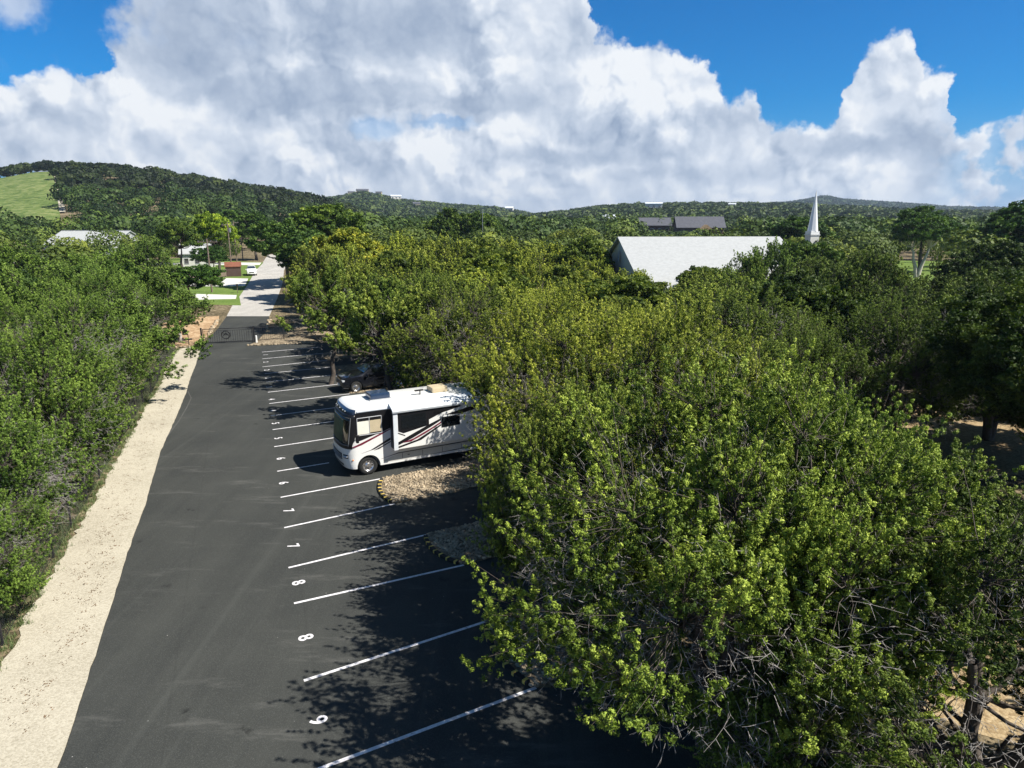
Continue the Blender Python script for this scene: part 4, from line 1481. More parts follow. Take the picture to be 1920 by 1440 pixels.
# ------------------------------------------------------------------ motorhome
def apply_cut(o, cutters):
    for c in cutters:
        m = o.modifiers.new('cut', 'BOOLEAN')
        m.object = c; m.operation = 'DIFFERENCE'; m.solver = 'EXACT'
    dg = bpy.context.evaluated_depsgraph_get()
    dg.update()
    me = bpy.data.meshes.new_from_object(o.evaluated_get(dg))
    o.modifiers.clear()
    o.data = me
    for c in cutters:
        bpy.data.objects.remove(c)


def wheel(parent, x, y, r, w, outer=1, rimr=.6, name='wheel'):
    """lathe tyre + rim, axle along y"""
    root = empty(name, (x, y, r)); root.parent = parent
    def lathe(prof, m, nm, seg=28):
        b = bmesh.new()
        rings = []
        for (rr, yy) in prof:
            rings.append([b.verts.new((rr * math.cos(t), yy * outer, rr * math.sin(t))) for t in np.linspace(0, 2 * math.pi, seg, endpoint=False)])
        for A, B in zip(rings[:-1], rings[1:]):
            for i in range(seg):
                b.faces.new((A[i], A[(i + 1) % seg], B[(i + 1) % seg], B[i]))
        bmesh.ops.recalc_face_normals(b, faces=b.faces)
        me = bpy.data.meshes.new(nm); b.to_mesh(me); b.free()
        for p in me.polygons: p.use_smooth = True
        return obj_from(nm, me, m, root)
    lathe([(r * rimr, w * .42), (r * .72, w * .5), (r * .93, w * .48), (r, w * .33), (r, -w * .33), (r * .93, -w * .48), (r * rimr, -w * .5), (.02, -w * .4)], M['rubber'], 'tyre')
    lathe([(r * rimr, w * .40), (r * rimr * .92, w * .30), (r * rimr * .55, w * .18), (r * rimr * .42, w * .34), (r * .14, w * .38), (.005, w * .40)], M['chrome'], 'rim')
    h = MB()
    for i in range(8):
        t = i * math.pi / 4
        h.cyl((r * rimr * .70 * math.cos(t), w * .235 * outer, r * rimr * .70 * math.sin(t)), (r * rimr * .70 * math.cos(t), w * .262 * outer, r * rimr * .70 * math.sin(t)), r * .055, seg=8)
    h.build('hole', M['black'], root)
    return root


def build_motorhome():
    th = R(28.5)
    nv = np.array([math.sin(th), -math.cos(th)])
    W = np.array([-6.5, 29.8])
    O = W - nv * 1.25
    root = empty('motorhome', (float(O[0]), float(O[1]), 0.008), th + math.pi)   # +x forward (towards the drive), +y the side seen
    tag(root, 'white class A motorhome with black and maroon swooshes nosing out of its stall', 'motorhome')
    HW = 1.25; X0 = .42; XR = -8.9
    def xf(z):
        return float(np.interp(z, [.30, .42, .75, 1.25, 1.42, 2.2, 2.85, 3.05, 3.2, 3.27], [.92, 1.03, 1.12, 1.13, 1.08, .99, .90, .84, .68, .50]))
    def shape(t, z, off=0.0):
        """t in [-1,1] round the nose; off pushes outwards"""
        a = t * math.pi / 2
        n = 2.9
        s, c = math.sin(a), math.cos(a)
        y = (HW + off) * math.copysign(abs(s) ** (2 / n), s)
        x = X0 + (xf(z) - X0 + off) * abs(c) ** (2 / n)
        return x, y
    zs = [.40, .45, .60, .85, 1.10, 1.28, 1.42, 1.7, 2.1, 2.5, 2.85, 3.0, 3.10, 3.18, 3.23, 3.255]
    def inset(z):
        return 0.0 if z < 3.08 else float(np.interp(z, [3.08, 3.18, 3.23, 3.255], [0, .03, .09, .2]))
    ts = np.linspace(1, -1, 41)
    bm = bmesh.new()
    rings = []
    for z in zs:
        ins = inset(z)
        pts = [(XR + ins, HW - ins), (-6, HW - ins), (-3, HW - ins)]
        for t in ts:
            x, y = shape(t, z, -ins)
            pts.append((x, y))
        pts += [(-3, -HW + ins), (-6, -HW + ins), (XR + ins, -HW + ins)]
        rings.append([bm.verts.new((x, y, z)) for x, y in pts])
    n = len(rings[0])
    for A, B in zip(rings[:-1], rings[1:]):
        for i in range(n):
            bm.faces.new((A[i], A[(i + 1) % n], B[(i + 1) % n], B[i]))
    bm.faces.new(rings[0][::-1]); bm.faces.new(rings[-1])
    bmesh.ops.recalc_face_normals(bm, faces=bm.faces)
    me = bpy.data.meshes.new('body'); bm.to_mesh(me); bm.free()
    body = obj_from('body', me, M['white'], root)
    cuts = []
    for xw in (0.0, -6.0):
        c = MB().cyl((xw, .70, .44), (xw, 1.6, .44), .54, seg=32).build('cut', None); c.parent = root
        cuts.append(c)
        c = MB().cyl((xw, -1.6, .44), (xw, -.70, .44), .54, seg=32).build('cut', None); c.parent = root
        cuts.append(c)
    bpy.context.view_layer.update()
    apply_cut(body, cuts)
    body.data.materials.clear(); body.data.materials.append(M['white'])
    for p in body.data.polygons:
        p.use_smooth = True
    es = body.modifiers.new('split', 'EDGE_SPLIT'); es.split_angle = R(32)
    for xw in (0.0, -6.0):
        for sy in (1, -1):
            wheel(root, xw, sy * (HW - .22), .44, .26, outer=sy)
    # dark wheel housings and chassis underneath
    MB().box((-3.7, 0, .33), (8.4, 1.5, .14)).build('chassis', M['black'], root)

    def wrap(name, t0, t1, zlist, off, m, nt=24, parent=root, thick=.0, tfun=None):
        """skin patch following the nose"""
        bm = bmesh.new(); g = []
        for z in zlist:
            a0, a1 = (t0, t1) if tfun is None else tfun(z)
            row = []
            for t in np.linspace(a0, a1, nt):
                x, y = shape(t, z, off)
                row.append(bm.verts.new((x, y, z)))
            g.append(row)
        for A, B in zip(g[:-1], g[1:]):
            for i in range(nt - 1):
                bm.faces.new((A[i], A[i + 1], B[i + 1], B[i]))
        bmesh.ops.recalc_face_normals(bm, faces=bm.faces)
        me = bpy.data.meshes.new(name); bm.to_mesh(me); bm.free()
        for p in me.polygons: p.use_smooth = True
        o = obj_from(name, me, m, parent)
        so = o.modifiers.new('t', 'SOLIDIFY'); so.thickness = thick or .008; so.offset = 0
        return o
    # black mask round the windscreen, blue-black cap above it
    wrap('windscreen_surround', .80, -.80, list(np.linspace(1.36, 2.92, 12)), .012, M['black'], 40, tfun=lambda z: (.80 + .12 * sm((z - 1.5) / .4), -.80 - .12 * sm((z - 1.5) / .4)))
    wrap('cap', .93, -.93, list(np.linspace(2.90, 3.17, 6)), .010, M['bluedark'], 40)
    ws = wrap('windscreen', .64, -.64, list(np.linspace(1.56, 2.74, 12)), .026, M['glass'], 36, tfun=lambda z: (.60 + .06 * (z - 1.5), -.60 - .06 * (z - 1.5)))
    wrap('screen_curtain', .30, -.50, list(np.linspace(1.62, 2.62, 10)), .034, M['seat_green'], 30, parent=ws)
    fr = MB()
    for sgn in (1, -1):
        pts = []
        for z in np.linspace(1.50, 2.80, 12):
            pts.append(shape(sgn * (.63 + .06 * (z - 1.5)), z, .036) + (z,))
        for p0, p1 in zip(pts[:-1], pts[1:]):
            fr.cyl(p0, p1, .018, seg=6)
    for z in (1.52, 2.79):
        q = [shape(t, z, .036) + (z,) for t in np.linspace(-.64, .64, 24)]
        for p0, p1 in zip(q[:-1], q[1:]):
            fr.cyl(p0, p1, .014, seg=6)
    fr.build('windscreen_trim', M['greymetal'], root)
    for sgn in (.30, -.12):    # wipers
        p0 = shape(sgn, 1.50, .05) + (1.50,); p1 = shape(sgn + .28, 1.62, .05) + (1.60,)
        MB().cyl(p0, p1, .012, seg=5).build('wiper', M['black'], root)
    for i in range(5):
        p = shape(-.30 + .15 * i, 3.03, .015) + (3.03,)
        MB().ico(p, .035, 1, (1, 1.5, .7)).build('marker_light', M['lampglass'], root)
    wrap('grille', .30, -.30, [.80, .88, .96, 1.04, 1.10], .010, M['black'], 20)
    gs = MB()
    for z in (.86, .94, 1.02):
        q = [shape(t, z, .018) + (z,) for t in np.linspace(-.28, .28, 14)]
        for p0, p1 in zip(q[:-1], q[1:]):
            gs.cyl(p0, p1, .010, seg=5)
    gs.build('grille_bar', M['greystripe'], root)
    wrap('bumper_slot', .30, -.30, [.50, .56, .60], .008, M['black'], 20)
    for sgn in (1, -1):
        hl = wrap('headlight', sgn * .38, sgn * .62, [.90, .99, 1.08], .012, M['black'], 10)
        for tq in (.44, .495, .55):
            p = shape(sgn * tq, .99, .03) + (.99,)
            MB().ico(p, .048, 2, (1, 1, 1)).build('lamp', M['lampglass'], hl)
        p = shape(sgn * .82, .84, .01) + (.84,)
        MB().box(p, (.06, .02, .05)).build('side_marker', M['orange'], root)
    # side graphics: thin vinyl shapes on the flat side, traced in metres (x forward negative = aft)
    Y = HW + .003
    def decal(name, pts, m, y=Y, parent=root):
        return MB().prism([(x, y - .001, z) for x, z in pts], (0, .005, 0)).build(name, m, parent, tri=True)
    decal('black_panel', [(.55, 3.0), (.56, 1.92), (.40, 1.70), (.30, 1.72), (-.70, 2.0), (-.70, 1.98), (-1.08, 2.12), (-1.08, 3.0)], M['black'])
    decal('maroon_stripe', [(.98 - .16, 1.44), (.30, 1.60), (-.70, 1.96), (-1.08, 2.09), (-1.08, 2.05), (-.68, 1.88), (.30, 1.50), (.60, 1.43)], M['maroon'], Y + .002)
    decal('black_stripe', [(.34, 1.10), (-.1, 1.20), (-1.06, 1.66), (-1.06, 1.54), (-.3, 1.22)], M['black'])
    decal('black_stripe', [(-.25, 1.16), (-1.06, 1.49), (-1.06, 1.44), (-.5, 1.19)], M['black'])
    decal('grey_lower_panel', [(-.66, .60), (-1.4, .82), (-5.4, .86), (-5.4, .52), (-.9, .50)], M['cream'], Y)
    decal('black_stripe', [(-.55, .70), (-1.4, .87), (-5.4, .91), (-5.4, .865), (-1.4, .83)], M['black'], Y + .004)
    decal('black_stripe', [(-2.2, .50), (-5.4, .60), (-5.4, .55)], M['black'], Y + .004)
    # driver's window
    wf = MB()
    x0, x1, z0, z1 = .46, -.66, 1.96, 2.76
    for a, b in [((x0, z0), (x1, z0)), ((x1, z0), (x1, z1)), ((x1, z1), (x0, z1)), ((x0, z1), (x0, z0)), ((-.10, z0), (-.10, z1))]:
        wf.cyl((a[0], Y + .012, a[1]), (b[0], Y + .012, b[1]), .018, seg=6)
    w = wf.build('window', M['greystripe'], root)
    MB().box((.18, Y + .008, 2.30), (.54, .012, .60)).build('blind', M['blind'], w)
    MB().box((-.38, Y + .008, 2.32), (.52, .012, .56)).build('blind', M['tan'], w)
    mr = MB().cyl((.40, HW, 1.98), (.55, HW + .28, 1.95), .02, seg=6).build('mirror', M['black'], root)
    MB().box((.57, HW + .32, 1.92), (.12, .20, .36), bevel=.04).build('mirror_head', M['black'], mr)
    # slide-out
    SX0, SX1, SZ0, SZ1, SY = -1.10, -6.2, 1.17, 3.02, .42
    sl = MB().box(((SX0 + SX1) / 2, HW + SY / 2, (SZ0 + SZ1) / 2), (SX0 - SX1, SY, SZ1 - SZ0), bevel=.015).build('slide_out', M['white'], root)
    ys = HW + SY + .003
    MB().box((SX0 + .012, HW + SY / 2 - .05, (SZ0 + SZ1) / 2), (.03, SY - .1, SZ1 - SZ0 - .04)).build('front_shade', M['black'], sl)  # black sheet put in for the shade on the slide-out's front face
    MB().box((SX0 - .08, ys, (SZ0 + SZ1) / 2), (.20, .02, SZ1 - SZ0 + .06), bevel=.006).build('corner_flange', M['awning'], sl)
    decal('black_panel', [(-1.30, 2.86), (-1.30, 2.02), (-1.55, 1.90), (-2.80, 2.12), (-2.80, 2.38), (-3.45, 2.62), (-4.4, 2.80), (-4.4, 2.86)], M['black'], ys, sl)
    decal('window_pane', [(-1.45, 2.74), (-1.45, 2.10), (-2.65, 2.10), (-2.65, 2.74)], M['glass'], ys + .008, sl)
    decal('window_pane', [(-3.42, 2.40), (-3.42, 1.90), (-4.35, 1.92), (-4.35, 2.42)], M['glass'], ys + .008, sl)
    decal('black_stripe', [(-1.26, 1.50), (-1.26, 1.36), (-2.0, 1.62), (-2.9, 2.02), (-3.4, 2.26), (-3.4, 2.36), (-2.9, 2.18), (-2.1, 1.86)], M['black'], ys, sl)
    decal('maroon_stripe', [(-1.45, 1.46), (-2.0, 1.58), (-2.9, 1.96), (-3.4, 2.20), (-3.4, 2.12), (-2.6, 1.74), (-1.9, 1.46)], M['maroon'], ys + .006, sl)
    decal('black_stripe', [(-1.26, 1.30), (-1.26, 1.22), (-2.2, 1.50), (-3.2, 1.98), (-3.4, 2.08), (-3.4, 2.00), (-2.4, 1.46)], M['black'], ys + .001, sl)
    decal('black_stripe', [(-3.6, 2.50), (-5.6, 2.86), (-5.9, 2.86), (-5.9, 2.70), (-4.4, 2.44)], M['black'], ys + .002, sl)
    decal('black_stripe', [(-1.26, 1.98), (-1.62, 1.80), (-1.62, 1.76), (-1.26, 1.93)][::-1], M['black'], ys + .002, sl)
    # topper awning rolling from roof over the slide-out
    tp = MB()
    sec = [(1.18, 3.262), (1.40, 3.20), (1.60, 3.12), (1.74, 3.05), (1.765, 2.98), (1.74, 2.90), (1.69, 2.89), (1.66, 3.03), (1.4, 3.08), (1.16, 3.18)]
    tp.prism([(SX0 + .06, y, z) for y, z in sec], (SX1 - SX0 - .12, 0, 0))
    tp.build('slide_awning', M['awning'], root)
    # gutter rail
    MB().box((-.35, HW + .012, 3.06), (1.6, .03, .05)).build('gutter', M['awning'], root)
    # roof equipment
    ac = MB().box((-.95, -.05, 3.40), (.95, .85, .30), bevel=.09).build('air_conditioner', M['bluedark'], root)
    MB().box((-.95, -.05, 3.275), (1.05, .95, .04), bevel=.01).build('base_frame', M['greystripe'], ac)
    an = MB().cyl((-2.9, .35, 3.25), (-2.9, .35, 3.45), .03, seg=8).build('antenna', M['black'], root)
    MB().box((-2.85, .35, 3.47), (.42, .12, .05)).build('antenna_head', M['black'], an)
    MB().box((-3.9, .05, 3.38), (.80, .75, .26), bevel=.07).build('roof_vent', M['tan'], root)
    MB().box((-5.6, -.3, 3.30), (.5, .5, .12), bevel=.03).build('roof_hatch', M['white'], root)
    for x in (-1.6, -2.6, -3.6, -4.6):
        MB().box((x, Y + .002, .68), (.02, .006, .26)).build('hatch_seam', M['black'], root)
    MB().box((-1.9, Y + .006, .70), (.10, .012, .04)).build('latch', M['black'], root)
    # rear
    for sgn in (1, -1):
        MB().box((XR - .01, sgn * 1.0, 1.1), (.03, .12, .45), bevel=.01).build('tail_light', M['maroon'], root)
    return root


build_motorhome()


# ------------------------------------------------------------------ cars
def build_car(loc, heading, paint, label, name='parked_car', pickup=False, scale=1.0):
    root = empty(name, loc, heading)
    root.scale = (scale,) * 3
    tag(root, label, 'car')
    # stations along x: x, half width, z bottom, belt z, top z, top half width
    if pickup:
        st = [(2.62, .72, .45, .80, .84, .66), (2.55, .86, .36, .95, 1.02, .74), (2.2, .92, .34, 1.08, 1.16, .80), (1.45, .95, .32, 1.14, 1.22, .84), (.95, .95, .32, 1.16, 1.30, .82), (.35, .95, .32, 1.18, 1.78, .68), (-.2, .95, .32, 1.18, 1.86, .68),
              (-1.0, .95, .32, 1.18, 1.84, .68), (-1.25, .95, .32, 1.18, 1.24, .86), (-2.4, .95, .34, 1.18, 1.22, .88), (-2.62, .93, .42, 1.12, 1.18, .88)]
    else:
        st = [(2.42, .66, .48, .74, .80, .60), (2.34, .84, .34, .88, .96, .70), (2.0, .92, .30, 1.00, 1.06, .78), (1.35, .95, .28, 1.06, 1.14, .82), (.95, .95, .28, 1.08, 1.22, .80), (.30, .95, .28, 1.10, 1.66, .68), (-.3, .95, .28, 1.12, 1.76, .68),
              (-1.4, .95, .28, 1.14, 1.74, .68), (-2.0, .94, .30, 1.14, 1.62, .68), (-2.28, .92, .36, 1.12, 1.24, .80), (-2.38, .88, .44, 1.0, 1.06, .80)]
    bm = bmesh.new(); rings = []
    for (x, w, zb, zt, zz, tw) in st:
        pr = [(w * .93, zb), (w, zb + .12), (w * 1.0, (zb + zt) / 2 + .06), (w * .97, zt), (tw + .02, zt + (zz - zt) * .88), (tw - .07, zz), (0, zz + .02)]
        full = pr + [(-y, z) for y, z in pr[-2::-1]]
        rings.append([bm.verts.new((x, y, z)) for y, z in full])
    n = len(rings[0])
    for A, B in zip(rings[:-1], rings[1:]):
        for i in range(n):
            bm.faces.new((A[i], A[(i + 1) % n], B[(i + 1) % n], B[i]))
    bm.faces.new(rings[0]); bm.faces.new(rings[-1][::-1])
    bmesh.ops.recalc_face_normals(bm, faces=bm.faces)
    me = bpy.data.meshes.new('body'); bm.to_mesh(me); bm.free()
    body = obj_from('body', me, paint, root)
    cuts = []
    fx, rx, wr = 1.50, -1.45 if not pickup else -1.6, .38
    for x in (fx, rx):
        c = MB().cyl((x, -1.2, .37), (x, 1.2, .37), .45, seg=24).build('cut', None); c.parent = root; cuts.append(c)
    bpy.context.view_layer.update()
    apply_cut(body, cuts)
    body.data.materials.clear(); body.data.materials.append(paint)
    for p in body.data.polygons: p.use_smooth = True
    es = body.modifiers.new('split', 'EDGE_SPLIT'); es.split_angle = R(28)
    MB().box((0, 0, .45), (3.2, 1.0, .3)).build('underbody', M['black'], root)
    for x in (fx, rx):
        for s in (1, -1):
            wheel(root, x, s * .84, wr, .22, outer=s, rimr=.68)
    def at(x):
        xs = [s[0] for s in st][::-1]
        return [float(np.interp(x, xs, [s[i] for s in st][::-1])) for i in range(1, 6)]
    def glass(nm, pts3, m=M['carglass']):
        return MB().prism(pts3, (0, 0, .004)).build(nm, m, root)
    def sidewin(xa, xb, f=(.10, .86)):
        for s in (1, -1):
            P = []
            for x, fr in ((xa, f[0]), (xb, f[0]), (xb, f[1]), (xa, f[1])):
                w, zb, zt, zz, tw = at(x)
                P.append((x, s * (w * .97 + (tw + .02 - w * .97) * fr / .88 + .012), zt + (zz - zt) * fr))
            b = MB(); b.prism(P, (0, s * .006, 0)); b.build('side_window', M['glass'], root)
    if pickup:
        sidewin(.42, -.30); sidewin(-.38, -.95)
    else:
        sidewin(.32, -.42); sidewin(-.50, -1.28); sidewin(-1.36, -1.92)
    # windscreen
    w1, zb1, zt1, zz1, tw1 = at(.90); w2, zb2, zt2, zz2, tw2 = at(.36)
    MB().prism([(.90, -tw1 + .02, zz1 + .03), (.90, tw1 - .02, zz1 + .03), (.36, tw2 - .06, zz2 + .012), (.36, -tw2 + .06, zz2 + .012)], (.012, 0, .012)).build('windscreen', M['carglass'], root)
    # nose
    MB().box((2.405 if not pickup else 2.60, 0, .68), (.05, .95, .20), bevel=.02).build('grille', M['black'], root)
    for s in (1, -1):
        MB().box((2.30 if not pickup else 2.50, s * .70, .84), (.20, .30, .13), bevel=.04).build('headlight', M['lampglass'], root)
        MB().box((.72, s * 1.04, 1.16), (.14, .22, .15), bevel=.04).build('mirror', paint, root)
        MB().box((-2.34 if not pickup else -2.60, s * .80, .98), (.10, .16, .28), bevel=.03).build('tail_light', M['maroon'], root)
    MB().box((2.42 if not pickup else 2.63, 0, .48), (.06, .5, .12)).build('number_plate', M['white'], root)
    return root


build_car((-9.55, 46.6, .02), R(28.5 + 180), M['carpaint'], 'black car parked nose-out beyond the white motorhome')
build_car((-52.6, 141.5, .02), R(-70), M['white'], 'small white pickup parked on the grass left of the far road', 'pickup_truck', True)


# ------------------------------------------------------------------ buildings
def house(name, loc, rz, size, wall_h, roof_h, wallm, roofm, label, over=.4, windows=0, cat='building', group=None, ribs=False):
    L, Wd = size
    root = empty(name, loc, rz)
    tag(root, label, cat, group)
    MB().box((0, 0, wall_h / 2), (L, Wd, wall_h)).build('wall', wallm, root)
    # gable triangles
    for s in (1, -1):
        MB().prism([(s * (L / 2 - .12), -Wd / 2, wall_h), (s * (L / 2 - .12), Wd / 2, wall_h), (s * (L / 2 - .12), 0, wall_h + roof_h)], (s * .12, 0, 0)).build('gable', wallm, root)
    rf = MB()
    t = .16
    k_ = roof_h / (Wd / 2)
    for s in (1, -1):
        e = Wd / 2 + over
        rf.prism([(-L / 2 - over, 0, wall_h + roof_h + .05), (-L / 2 - over, s * e, wall_h - k_ * over + .05), (-L / 2 - over, s * e, wall_h - k_ * over + .05 + t), (-L / 2 - over, 0, wall_h + roof_h + .05 + t)], (L + 2 * over, 0, 0))
    rf_o = rf.build('roof', roofm, root)
    if ribs:
        rb = MB()
        for i in range(int(L / .9)):
            x = -L / 2 + .45 + i * .9
            for s in (1, -1):
                e = Wd / 2 + over
                zt, ze = wall_h + roof_h + .21, wall_h - k_ * over + .21
                rb.prism([(x - .03, 0, zt), (x + .03, 0, zt), (x + .03, s * e, ze), (x - .03, s * e, ze)], (0, 0, .05))
        rb.box((0, 0, wall_h + roof_h + .26), (L + 2 * over, .5, .10))
        rb.build('roof_seam', roofm, rf_o)
    for i in range(windows):
        x = -L / 2 + L * (i + .5) / windows
        for s in (1, -1):
            w = MB().box((x, s * (Wd / 2 + .03), wall_h * .55), (L / windows * .42, .06, wall_h * .36)).build('window', M['greystripe'], root)
            MB().box((x, s * (Wd / 2 + .062), wall_h * .55), (L / windows * .36, .02, wall_h * .30)).build('pane', M['glass'], w)
    return root


# church: ridge from about (13,90) to (34,90)
ch = house('church', (23.9, 90.5, 0), R(3), (20.0, 29.0), 3.6, 5.2, M['cream'], M['whiteroof'], 'white church with a broad white metal roof standing among the trees', .5, 5)
MB().box((-10.36, 0, 6.6), (.10, .9, 1.3)).build('gable_vent', M['greystripe'], ch)
# steeple on its own tower further right
sp = empty('steeple', (50.6, 119.5, 0), R(12))
tag(sp, 'slender white pointed steeple rising above the trees right of the white roof', 'steeple')
MB().box((0, 0, 4.2), (1.6, 1.6, 8.4)).build('tower', M['cream'], sp)
MB().box((0, 0, 8.5), (1.8, 1.8, .12)).box((0, 0, 8.85), (1.6, 1.6, .5)).build('cornice', M['white'], sp)
b = MB()
bmesh.ops.create_cone(b.bm, cap_ends=True, segments=8, radius1=.86, radius2=.03, depth=6.6, matrix=Matrix.Translation((0, 0, 12.4)))
b.build('spire', M['white'], sp)
# metal building on the left
mb_ = house('metal_building', (-109.0, 186.0, 0), R(1), (17, 18), 4.6, 3.1, M['whiteroof'], M['whiteroof'], 'long low white-roofed metal building half hidden in the trees at the left', .4, 0, ribs=True)
MB().box((-8.56, 0, 2.2), (.08, 4.2, 4.2)).build('door', M['greystripe'], mb_)
# small white house behind the bright tree
house('house', (-70.5, 158.0, 0), R(20), (6.5, 6), 3.6, 1.8, M['cream'], M['whiteroof'], 'white house glimpsed beside the lime-green tree left of the road', .4, 3)
# brown shed by the road
house('shed', (-55.2, 138.8, 0), R(20), (2.8, 2.2), 1.9, .7, M['brownwall'], M['brick'], 'small brown shed at the roadside lawn left of the white pickup', .15, 0, 'shed')
# timber fence leading to the shed
tf = empty('timber_fence', (-56.0, 137.0, 0), R(-112))
tag(tf, 'weathered tan timber fence running from the brown shed towards the drive', 'fence')
for i in range(7):
    MB().box((i * 1.7, 0, .8), (.12, .12, 1.6)).build('post', M['wood'], tf)
MB().box((5.1, .08, .82), (10.2, .04, 1.35)).build('boards', M['wood'], tf)


def azp(az, r):
    return r * math.sin(R(az)), r * math.cos(R(az))


def sit(az, r, el):
    """a point at azimuth/distance whose height is set so it shows at elevation el"""
    x, y = azp(az, r)
    return x, y, CH + r * math.tan(R(el))


x, y, z = sit(14.7, 330, .15)
z0 = H1(x, y)
lodge = house('lodge', (x, y, z0 + .7), R(-4), (20, 12), 6.4, 4.2, M['brownwall'], M['roofgrey'], 'large dark-roofed lodge with an orange-brown porch beyond the white church', .8, 5)
MB().box((1.5, -8.2, 2.6), (4.4, 4.6, 5.2)).build('porch', M['brick'], lodge)
MB().prism([(-1.4, -10.9, 5.2), (4.4, -10.9, 5.2), (1.5, -10.9, 7.4)], (0, 5.2, 0)).build('porch_roof', M['orange_dirt'], lodge)
x, y = azp(11.3, 345)
house('lodge', (x, y, H1(x, y) + 2.0), R(-2), (14, 10), 5.6, 3.2, M['brownwall'], M['roofgrey'], 'long low grey-roofed building just left of the large dark-roofed lodge', .6, 4)
HG = [
    ('white flat-roofed house on the low hill above the grey-roofed lodge', 11.2, 760, (17, 9), 6.4, 1.2, .80),
    ('white gabled house on the slope above the left end of the church roof', 7.75, 470, (9, 7), 4.0, 2.4, .30),
    ('tiny white house on the hill above the right end of the dark lodge', 17.1, 900, (8, 6), 3.2, 1.0, .5),
    ('white house below the top of the centre hill', -9.2, 1250, (18, 9), 6.0, 2.0, .9),
    ('pale house on the very top of the centre hill', -11.75, 1490, (24, 12), 6, 3.0, 1.7),
    ('pale house just left below the hilltop house', -12.6, 1420, (12, 8), 5, 2.0, 1.4),
    ('pale house just right below the hilltop house', -10.5, 1400, (11, 8), 6, 2.0, 1.3),
    ('small white house on the right shoulder of the centre hill', -.2, 1200, (13, 9), 6.5, 2.4, .3),
    ('faint pale house low on the centre hill', -7.6, 1050, (10, 7), 4.5, 2.0, .2),
]
for lab, az, r, size, wh, rh, el in HG:
    x, y = azp(az, r)
    zt = H1(x, y)
    zz = zt + 4.4
    hr = house('hill_house', (x, y, zz), R(-az + random.uniform(-12, 12)), size, wh, rh, M['cream'] if 'white' in lab else M['tan'], M['awning'] if 'pale' not in lab else M['roofgrey'], lab, .5, 3, 'house', 'houses on the far hills')
    MB().box((0, 0, -3.0), (size[0] * .98, size[1] * .98, 6.0)).build('foundation', M['cream'], hr)


# ------------------------------------------------------------------ poles, mailbox, small things
def pole(x, y, h, label, arm=1.1, rz=0.0, box=False):
    root = empty('power_pole', (x, y, 0), rz)
    tag(root, label, 'power pole', 'power poles along the left side of the far road')
    MB().cyl((0, 0, -.2), (0, 0, h), .15, .10, 8).build('pole', M['wood'], root)
    MB().box((0, .14, h - .5), (arm * 2, .10, .12)).build('crossarm', M['wood'], root)
    ins = MB()
    for s in (-.9, -.35, .35, .9):
        ins.cyl((s * arm, .14, h - .44), (s * arm, .14, h - .26), .045, .03, 6)
    ins.build('insulator', M['greymetal'], root)
    if box:
        MB().cyl((.32, 0, h - 1.9), (.32, 0, h - 1.1), .22, seg=10).build('transformer', M['greymetal'], root)


poles = [(-46.8, 108.5, 8.2), (-55.6, 139.0, 10.4), (-64.6, 165.0, 10.6), (-75.0, 196.0, 11)]
labs = ['nearest wooden power pole with a wide crossarm left of the far road', 'power pole with a grey transformer next to the brown shed', 'power pole by the third driveway beyond the white pickup', 'farthest power pole near the end of the visible road']
for i, ((x, y, h), lb) in enumerate(zip(poles, labs)):
    pole(x, y, h, lb, 1.5 if i == 0 else 1.1, R(19) if i else R(5), i == 1)
wr_ = []
for (a, b) in zip(poles[:-1], poles[1:]):
    for s in (-.9, .9):
        t = np.linspace(0, 1, 12)[:, None]
        A = np.array([a[0] + s, a[1], a[2] - .25]); B = np.array([b[0] + s, b[1], b[2] - .25])
        p = A * (1 - t) + B * t
        p[:, 2] -= (np.sin(t[:, 0] * math.pi)) * .7
        wr_.append(p)
t = np.linspace(0, 1, 12)[:, None]
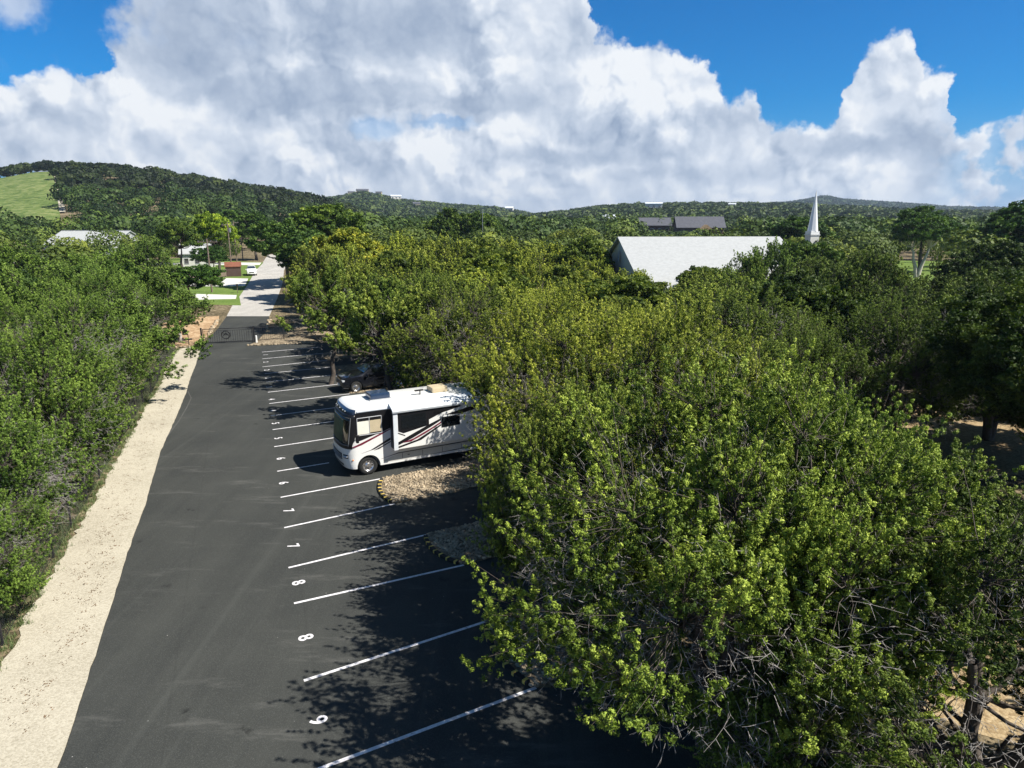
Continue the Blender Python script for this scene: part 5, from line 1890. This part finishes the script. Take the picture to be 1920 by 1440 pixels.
for a, b in [((-75.0, 196.0, 10.8), (-62, 200, 10.5)), ((-75.0, 196.0, 9.6), (-62, 200, 9.3))]:
    p = np.array(a) * (1 - t) + np.array(b) * t
    wr_.append(p)
V, Fc = tubes(np.array(wr_), np.full((len(wr_), 12), .018), 3)
o = obj_from('power_line', np_mesh('power_line', V, Fc), M['blackmetal'])
tag(o, 'sagging overhead wires strung between the roadside power poles', 'wires')

mbx = empty('mailbox', (-42.3, 107.2, .02), R(20))
tag(mbx, 'black mailbox on a thin post on the bright lawn left of the road', 'mailbox')
MB().cyl((0, 0, 0), (0, 0, 1.05), .05, seg=6).build('post', M['wood'], mbx)
MB().box((0, 0, 1.22), (.32, .6, .34), bevel=.08).build('box', M['black'], mbx)
sg = empty('road_sign', (-66.0, 187.0, 0), R(15))
tag(sg, 'small pale green sign on a post far along the left road verge', 'sign')
MB().cyl((0, 0, 0), (0, 0, 2.0), .04, seg=6).build('post', M['greymetal'], sg)
MB().box((0, -.05, 1.8), (.75, .03, .9), bevel=.01).build('sign_panel', mat('pale_green_panel', (.35, .62, .50), .6), sg)
# tiny utility pole behind the wood at the centre
up = empty('utility_mast', (6.2 - 12.0, 140.0, 0))
tag(up, 'thin grey mast sticking up between the two dome-shaped trees', 'mast')
MB().cyl((0, 0, 0), (0, 0, 13.0), .08, .05, 6).build('pole', M['greymetal'], up)
MB().box((0, 0, 12.2), (.9, .06, .06)).build('crossarm', M['greymetal'], up)
print('TREES', COUNT, 'RM', RM, 'near', len(near))

# ------------------------------------------------------------------ haze
HAZE = 0.00012
hz_ = MB().box((0, 1480, 60.5), (7400, 7400, 125)).build('haze', None)
hz_['kind'] = 'stuff'
hz_['label'] = 'thin blue summer haze over the far hills'
hm = bpy.data.materials.new('haze_air')
hm.use_nodes = True
hk = NT(hm.node_tree)
hk.n.remove(hk.n['Principled BSDF'])
pv = hk.new('ShaderNodeVolumePrincipled')
pv.inputs['Color'].default_value = (.62, .76, .95, 1)
pv.inputs['Density'].default_value = HAZE
pv.inputs['Anisotropy'].default_value = .2
hk.l.new(pv.outputs[0], hk.n['Material Output'].inputs['Volume'])
hz_.data.materials.append(hm)
